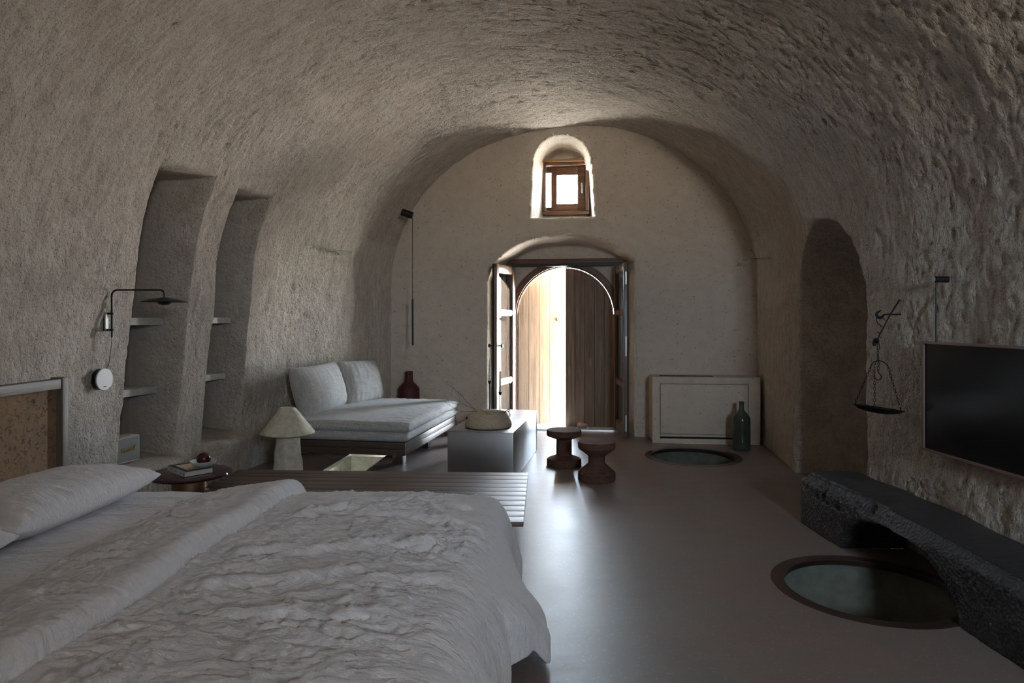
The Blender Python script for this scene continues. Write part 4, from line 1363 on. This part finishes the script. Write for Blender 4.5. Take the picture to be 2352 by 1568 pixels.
MB().box(hx0 - 0.045, hx0 + 0.025, 0.036, 0.082, 0.0, 1.028).build('post', M_wood_head_z, root, bevel=0.003)
MB().box(hx0 - 0.045, hx0 + 0.025, -bw - 0.15, -bw - 0.104, 0.0, 1.028).build('post', M_wood_head_z, root, bevel=0.003)
tag(root, 'wide bed with a cork headboard in a wooden frame', 'bed')

# duvet: a draped sheet with wrinkles, folded back at the head end
def make_duvet():
    ns_, nq_ = 330, 330
    P0_, PE = 0.86, bl + 0.03           # starts at p, foot edge
    s_p = np.linspace(P0_, PE + 0.36, ns_)
    s_q = np.linspace(-0.30, bw + 0.05, nq_)
    SP, SQ = np.meshgrid(s_p, s_q, indexing='ij')
    r = 0.13
    def drape(s, edge):
        """returns position along axis, drop"""
        k = s - (edge - r)
        ang = np.clip(k / r, 0, pi / 2)
        pos = np.where(k < 0, s, edge - r + r * np.sin(ang))
        drop = np.where(k < 0, 0, r * (1 - np.cos(ang))) + np.maximum(k - r * pi / 2, 0)
        return pos, drop
    px_, dz1 = drape(SP, PE)
    qy_, dz2 = drape(-SQ, 0.035)
    qy_ = -qy_
    drop = np.maximum(dz1, dz2) + 0.25 * np.minimum(dz1, dz2)
    edge_in = sstep((PE - SP) / 0.5) * sstep((SQ + 0.0) / 0.45)
    top = ZM + 0.016 + 0.040 * edge_in
    wp = np.stack([SP, SQ, 0 * SP], -1)
    warp = 0.10 * fbm(wp * 2.2 + 3, 2)
    w2 = wp + np.stack([0 * warp, warp, 0 * warp], -1)
    cre = 0.016 * (ridged(w2 * np.array([1.9, 6.5, 1]) + 2.0, 2) - 0.45) + 0.017 * (ridged(w2 * np.array([6.0, 15.0, 1]) + 6.0, 2) - 0.4)
    cre += 0.009 * (ridged(w2 * np.array([17, 34.0, 1]) + 1.0, 2) - 0.4)
    cre += 0.016 * fbm(wp * np.array([2.0, 2.6, 1]) + 8, 2)
    amp = 0.45 + 0.75 * sstep(fbm(wp * 1.4 + 21, 2) + 0.45)
    cre = cre * amp
    # a few long diagonal creases
    for (p0, q0, p1, q1, am, wd) in ((1.40, 1.12, 2.25, 0.95, 0.026, 0.020), (1.45, 0.55, 2.45, 0.64, 0.024, 0.016), (1.40, 1.42, 2.05, 1.22, 0.024, 0.020), (1.6, 0.25, 2.35, 0.36, 0.018, 0.016),
                                     (1.45, 0.72, 1.95, 0.42, 0.024, 0.020), (1.55, 1.66, 2.4, 1.52, 0.022, 0.022), (1.75, 0.80, 2.40, 1.10, 0.018, 0.016), (1.42, 0.92, 1.72, 0.78, 0.026, 0.022),
                                     (2.05, 0.30, 2.25, 0.85, 0.016, 0.016), (1.95, 1.30, 2.42, 1.22, 0.020, 0.018), (0.95, 0.62, 1.20, 0.45, 0.014, 0.018), (0.95, 1.35, 1.22, 1.05, 0.014, 0.02)):
        dx_, dy_ = p1 - p0, q1 - q0
        L = math.hypot(dx_, dy_)
        u_ = ((SP - p0) * dx_ + (SQ - q0) * dy_) / L
        v_ = (-(SP - p0) * dy_ + (SQ - q0) * dx_) / L + 0.05 * fbm(wp * 5 + p0 * 9, 2)
        cre += am * np.exp(-(v_ / wd) ** 2) * sstep(u_ / 0.15) * sstep((L - u_) / 0.15)
    flat = 1 - 0.8 * sstep(dz1 / 0.08)
    # fold-back roll at the head end
    edge = 1.30 + 0.05 * fbm(np.stack([0 * SQ, SQ * 1.3, 0 * SQ], -1), 2) + 0.004 * fbm(np.stack([0 * SQ, SQ * 9, 0 * SQ], -1), 2)
    k = (SP - edge)
    roll = np.where(k < 0, 0.052 * sstep((SP - (P0_ - 0.02)) / 0.40) ** 0.8 + 0.020 * np.exp(-(k / 0.09) ** 2), 0.072 * (1 - np.clip(k / 0.05, 0, 1) ** 2) ** 0.5)
    roll *= 0.9 + 0.35 * fbm(np.stack([SQ * 0, SQ * 2.2, 0 * SQ], -1) + 4, 2)
    # tiny gathers along the roll lip
    gather = 0.0035 * ridged(np.stack([SP * 7, SQ * 30, 0 * SP], -1) + 3, 2) * np.exp(-((k + 0.03) / 0.07) ** 2)
    lead = sstep((SP - P0_) / 0.06)
    cre = cre * (0.25 + 0.75 * sstep((SQ - 0.0) / 0.16))
    cre = cre * (1 - 0.75 * np.exp(-((k + 0.02) / 0.13) ** 2))
    z = top - drop + cre * flat * lead + (roll + gather) * (1 - sstep(dz2 / 0.25))
    z = z - (1 - lead) * 0.030
    # foot side: cloth hangs, swings out towards the hem near the far corner
    hang = sstep(dz1 / 0.34)
    qn = SQ
    flare = np.exp(-((qn - 0.80) / 0.26) ** 2) * 0.165 + 0.06
    folds = 0.020 * np.sin(qn * 16 + 1.2 * np.sin(qn * 5)) + 0.010 * np.sin(qn * 37)
    X = px_ + hang ** 1.2 * (flare + folds * 0.8) + 0.004 * fbm(wp * 9, 2) * hang
    hem = 0.09 * sstep((qn - 0.90) / 0.10) * sstep(dz1 / 0.34)
    z = np.maximum(z + hem, 0.025)
    P_ = np.stack([X, -qy_, z], -1)
    return P_, ns_, nq_
P_, a_, b_ = make_duvet()
o = np_mesh('duvet', P_, grid_faces(a_, b_)[:, ::-1], M_linen_w)
md = o.modifiers.new('thickness', 'SOLIDIFY')
md.thickness = 0.006
md.offset = -1
o.location = BO
o.rotation_euler = (0, 0, -BA)
tag(o, 'crumpled pale linen duvet folded back near the pillows', 'duvet')
# fitted sheet visible between pillows and duvet
sp = np.linspace(-0.02, 0.98, 90)
sq = np.linspace(-0.02, bw, 150)
SP, SQ = np.meshgrid(sp, sq, indexing='ij')
wpt = np.stack([SP, SQ, 0 * SP], -1)
zz = ZM + 0.006 + 0.006 * ridged(wpt * np.array([3, 7, 1]) + 4, 2) + 0.006 * fbm(wpt * 3, 2)
zz -= 0.035 * (1 - sstep((SQ + 0.02) / 0.05))
o = np_mesh('bed_sheet', np.stack([SP, -SQ, zz], -1), grid_faces(90, 150)[:, ::-1], M_linen_w)
o.location = BO
o.rotation_euler = (0, 0, -BA)
tag(o, 'smooth pale fitted sheet between pillows and folded duvet', 'sheet')

def pillow(cp, cq, w_, l_, t_, rz, rx, seed, label, zc=None):
    P = BO + e1 * cp - Vector((math.sin(BA), math.cos(BA), 0)) * cq
    V_, F_ = pad('p', w_, l_, t_, 110, 150, seed, crown=0.12, pinch=0.05, wr=0.0045, edge=0.27)
    # flatten the underside
    lo_ = V_[:, 2] < 0
    V_[lo_, 2] *= 0.85
    o = np_mesh('bed_pillow', V_, F_, M_linen_w)
    bm = bmesh.new()
    bm.from_mesh(o.data)
    bmesh.ops.remove_doubles(bm, verts=bm.verts, dist=1e-5)
    bm.to_mesh(o.data)
    bm.free()
    o.location = (P.x, P.y, ZM + (t_ * 0.415 if zc is None else zc))
    o.rotation_euler = (rx, math.radians(-4), rz)
    tag(o, label, 'pillow', 'bed pillows')
pillow(0.285, 0.54, 0.60, 0.98, 0.205, -BA, 0.0, 1.0, 'plump white linen pillow at the far side of the bed by the headboard')
pillow(0.290, 1.50, 0.60, 0.94, 0.19, -BA - 0.05, 0.0, 6.0, 'white linen pillow at the near side, cut off by the picture edge')

# ------------------------------------------------------------------ black stone bench
def rock_bench():
    y0, y1 = 1.55, 4.54
    ny = 210
    ys = np.linspace(y0, y1, ny)
    nf, ntp, nb_ = 26, 30, 14
    rings = []
    sm = []
    for y in ys:
        zb = 0.27 * math.sqrt(max(0, 1 - ((y - 3.49) / 0.505) ** 2)) if abs(y - 3.49) < 0.505 else 0.0
        ex = min(1.0, (y1 - y) / 0.06)
        xf = 1.90 + (4.52 - y) * 0.03 + 0.02 * (1 - min(1, (y1 - y) / 0.09)) ** 2
        xb = 2.295
        zt = 0.335 - 0.012 * math.sin(y * 3.0)
        if 3.1 < y < 4.3:
            zt_f = zt - 0.030 * math.sin((y - 3.1) / 1.2 * pi)
        else:
            zt_f = zt
        ch = 0.045
        R = []
        for k in range(nf):
            u = k / (nf - 1)
            R.append((xf + 0.03 * (u - 0.5) ** 2, zb + (zt_f - ch - zb) * u))
        for k in range(1, ntp):
            u = k / (ntp - 1)
            if u < 0.12:
                v = u / 0.12
                R.append((xf + 0.0075 + 0.055 * v, zt_f - ch + (ch + zt - zt_f) * (1 - (1 - v) ** 1.6)))
            else:
                v = (u - 0.12) / 0.88
                R.append((xf + 0.0625 + (xb - xf - 0.0625) * v, zt + 0.010 * math.sin(v * pi)))
        for k in range(1, nb_):
            u = k / nb_
            R.append((xb, zt + (zb - zt) * u))
        for k in range(nb_):
            u = k / nb_
            R.append((xb + (xf - xb) * u, zb))
        rings.append([(p[0], y, p[1]) for p in R])
        sm.append([(0.0 if (k < nf + 3) else (0.75 if k < nf + ntp else 0.3)) for k in range(len(R))])
    P = np.array(rings)
    m, n = P.shape[:2]
    # close the far end
    cen = P[-1].mean(0)
    extra, se = [], []
    for k in (0.75, 0.5, 0.25, 0.0):
        q = cen + (P[-1] - cen) * k
        q[:, 1] += 0.012
        extra.append(q)
        se.append([0.0] * n)
    cen0 = P[0].mean(0)
    pre, sp_ = [], []
    for k in (0.0, 0.5):
        pre.append(cen0 + (P[0] - cen0) * k)
        sp_.append([0.0] * n)
    P = np.concatenate([np.array(pre), P, np.array(extra)])
    S = np.array(sp_ + sm + se)
    d = np.stack([0.016 * fbm(P * 4, 3), 0.012 * fbm(P * 4 + 30, 3), 0.010 * fbm(P * 5 + 60, 3)], -1)
    g = 0.006 * fbm(P * 34, 2)
    d[..., 0] -= g * (S < 0.1)
    # chipped upper edge at the far half
    chip = ((P[..., 2] > 0.22) & (P[..., 0] < 1.985) & (P[..., 1] > 3.55)) * (np.abs(fbm(P * 13 + 80, 2)) * 0.05)
    d[..., 0] += chip * 0.7
    d[..., 2] -= chip * 0.6
    P = P + d * np.array([1, 1, 1]) * np.where(P[..., 2:3] < 0.01, np.array([1, 1, 0.0]), 1.0)
    P[..., 2] = np.maximum(P[..., 2], 0.0)
    P[..., 0] = np.minimum(P[..., 0], 2.31)
    o = np_mesh('stone_bench', P, grid_faces(P.shape[0], n, True), M_rock, None, True, {'smooth': S})
    return o
tag(rock_bench(), 'long black rough stone bench with an arched hollow under the television', 'bench')

# ------------------------------------------------------------------ television
root = empty('television', (2.262, 3.76, 0.0), math.radians(2.9))
# local y towards the viewer is negative
tw_, tz0, tz1 = 1.10, 0.625, 1.222
fr = 0.013
for (nm, y0, y1, z0, z1) in (('frame_top', -tw_, 0, tz1 - fr, tz1), ('frame_bottom', -tw_, 0, tz0, tz0 + fr), ('frame_side', -fr, 0, tz0 + fr, tz1 - fr), ('frame_side', -tw_, -tw_ + fr, tz0 + fr, tz1 - fr)):
    MB().box(-0.006, 0.022, y0, y1, z0, z1).build(nm, M_tvframe, root, bevel=0.0015)
MB().box(0.004, 0.018, -tw_ + fr, -fr, tz0 + fr, tz1 - fr).build('screen', M_screen, root)
MB().box(0.018, 0.034, -tw_ + 0.08, -0.08, tz0 + 0.06, tz1 - 0.06).build('rear_housing', M_black, root)
tag(root, 'large flat black television with a thin taupe frame on the wall', 'television')
root = empty('wall_pendant', (2.278, 3.60, 0))
MB().cyl((-0.055, -0.0, 1.553), (0.02, 0.0, 1.553), 0.017, 0.017, 22).build('mount', M_black, root, True)
MB().cyl((-0.057, -0.0, 1.553), (-0.055, 0.0, 1.553), 0.0165, 0.0165, 22).build('mount_cap', M_disc, root, True)
MB().cyl((-0.04, 0, 1.545), (-0.043, 0.0, 1.225), 0.0042, 0.0042, 10).build('rod', M_black, root, True)
tag(root, 'small black wall mount with a thin rod dropping behind the television', 'wall mount')

# ------------------------------------------------------------------ iron balance scale
SYc = 4.03
def crv(pts, rad, n=6):
    P_ = [Vector(p) for p in pts]
    R_ = list(rad) if hasattr(rad, '__len__') else [rad] * len(P_)
    out, ro = [], []
    for i in range(len(P_) - 1):
        p0, p1, p2, p3 = P_[max(i - 1, 0)], P_[i], P_[i + 1], P_[min(i + 2, len(P_) - 1)]
        for k in range(n):
            t = k / n
            out.append(0.5 * ((2 * p1) + (p2 - p0) * t + (2 * p0 - 5 * p1 + 4 * p2 - p3) * t * t + (3 * p1 - p0 - 3 * p2 + p3) * t ** 3))
            ro.append(R_[i] + (R_[i + 1] - R_[i]) * t)
    return out + [P_[-1]], ro + [R_[-1]]
def S(px, py, dy=0.0):
    y = SYc + dy
    return Vector(((px - CX) / FPX * y, y, CAMH - (py - HY) / FPX * y))
root = empty('hanging_scale', S(2018, 940))
base = S(2018, 940)
def Sl(px, py, dy=0.0):
    return S(px, py, dy) - base
k5 = 1 / 5.2278
def Z8(x, y, dy=0.0):
    return Sl(1950 + x * k5, 670 + y * k5, dy)
MB().tube(*crv([Z8(690, 268), Z8(600, 270), Z8(440, 272), Z8(410, 288), Z8(385, 308), Z8(350, 305), Z8(332, 275), Z8(345, 245), Z8(385, 222)], [0.0045, 0.0045, 0.0045, 0.006, 0.0085, 0.0085, 0.008, 0.006, 0.003]), 10).build('wall_hook', M_iron, root, True)
MB().tube(*crv([Z8(335, 310), Z8(332, 345), Z8(350, 380), Z8(378, 400), Z8(384, 425)], 0.0026), 8).build('hanger_hook', M_iron, root, True)
MB().tube(*crv([Z8(605, 103, 0.006), Z8(480, 300, 0.0), Z8(345, 560, -0.006)], 0.0046), 10).cyl(Z8(590, 100, 0.006), Z8(618, 106, 0.006), 0.004, 0.004, 8).build('beam', M_iron, root, True)
MB().tube(*crv([Z8(410, 305), Z8(425, 335), Z8(450, 352)], 0.002), 6).tube(*crv([Z8(340, 482), Z8(365, 496)], 0.0025), 6).tube(*crv([Z8(372, 540), Z8(390, 550)], 0.002), 6).tube(*crv([Z8(352, 560), Z8(370, 690)], 0.002), 6).tube(*crv([Z8(345, 560), Z8(343, 690)], 0.002), 6).build('pointer_pins', M_iron, root, True)['kind'] = 'stuff'
MB().lathe([(0, -0.018), (0.012, -0.015), (0.018, 0), (0.012, 0.015), (0, 0.018)], 18, Matrix.Translation(Z8(325, 588))).tube(*crv([Z8(305, 590), Z8(288, 615), Z8(300, 640), Z8(330, 632)], [0.004, 0.005, 0.005, 0.003]), 8).build('counterweight', M_iron, root, True)
def chain(p0, p1, n, r=0.0058):
    b = MB()
    p0, p1 = Vector(p0), Vector(p1)
    d = p1 - p0
    q = d.to_track_quat('Z', 'Y').to_matrix().to_4x4()
    L = d.length / n
    for i in range(n):
        c = p0 + d * ((i + 0.5) / n)
        m = Matrix.Translation(c) @ q @ Matrix.Rotation((pi / 2) * (i % 2), 4, 'Z')
        pts = [m @ Vector((r * math.cos(2 * pi * k / 10), 0, 0.62 * L * math.sin(2 * pi * k / 10))) for k in range(10)]
        b.tube(pts, 0.0015, 5, True)
    return b
chain(Z8(347, 690), Z8(350, 830), 5).build('chain', M_iron, root, True)
pc = Z8(350, 1415)
rp = 0.138
tilt = Matrix.Translation(pc) @ Matrix.Rotation(math.radians(7.5), 4, 'Y') @ Matrix.Rotation(math.radians(-1.5), 4, 'X')
ends = [tilt @ Vector((rp * 0.92 * math.cos(a_), rp * 0.92 * math.sin(a_), 0.012)) for a_ in (math.radians(-8), math.radians(142), math.radians(232))]
tops = [Z8(462, 880, 0.0), Z8(268, 885, 0.012), Z8(312, 870, -0.014)]
for a_, b_ in zip(tops, ends):
    chain(a_, b_, 15).build('chain', M_iron, root, True)
MB().tube(*crv([Z8(265, 885, 0.012), Z8(290, 850, 0.008), Z8(330, 828), Z8(380, 828), Z8(430, 852), Z8(465, 885)], 0.0028), 8).tube(*crv([Z8(345, 828), Z8(325, 840, -0.008), Z8(312, 872, -0.014)], 0.0026), 8).build('yoke', M_iron, root, True)
chain(Z8(354, 830), Z8(352, 930), 4).build('chain', M_iron, root, True)
MB().tube(*crv([Z8(348, 925), Z8(352, 965), Z8(378, 995), Z8(390, 1025), Z8(372, 1052), Z8(340, 1056), Z8(315, 1035), Z8(306, 1005)], [0.003, 0.003, 0.003, 0.003, 0.003, 0.003, 0.0025, 0.0015]), 8).build('lower_hook', M_iron, root, True)
MB().lathe([(0, -0.022), (0.06, -0.018), (0.11, -0.006), (rp, 0.012), (rp, 0.014), (0.108, -0.002), (0.06, -0.014), (0, -0.018)], 48, tilt).build('pan', M_iron, root, True)
tag(root, 'black iron balance scale with chained pan hanging from a wall hook', 'scale')

# ------------------------------------------------------------------ sub-parts hang on their parts
def nest(thing, child, parent):
    for r_ in [o for o in COL.objects if o.name.split('.')[0] == thing]:
        kids = list(r_.children)
        ps = [k for k in kids if k.name.split('.')[0] == parent]
        for c_ in [k for k in kids if k.name.split('.')[0] == child]:
            if ps:
                c_.parent = ps[0]
for th_n, ch_n, pa_n in (('wall_lamp', 'driver_cover', 'driver_box'), ('wall_lamp', 'cover_slot', 'driver_box'), ('wall_lamp', 'bulb_cap', 'shade'),
                         ('wall_lamp', 'collar', 'arm'), ('candle', 'wick', 'wax'), ('plum_ball', 'fruit_stem', 'fruit_body'),
                         ('loudspeaker', 'lettering', 'grille_cloth'), ('book', 'cover_panel', 'front_cover'), ('book', 'spine_print', 'spine'),
                         ('stone_bowl', 'side_hole', 'bowl_body'), ('wall_pendant', 'mount_cap', 'mount')):
    nest(th_n, ch_n, pa_n)
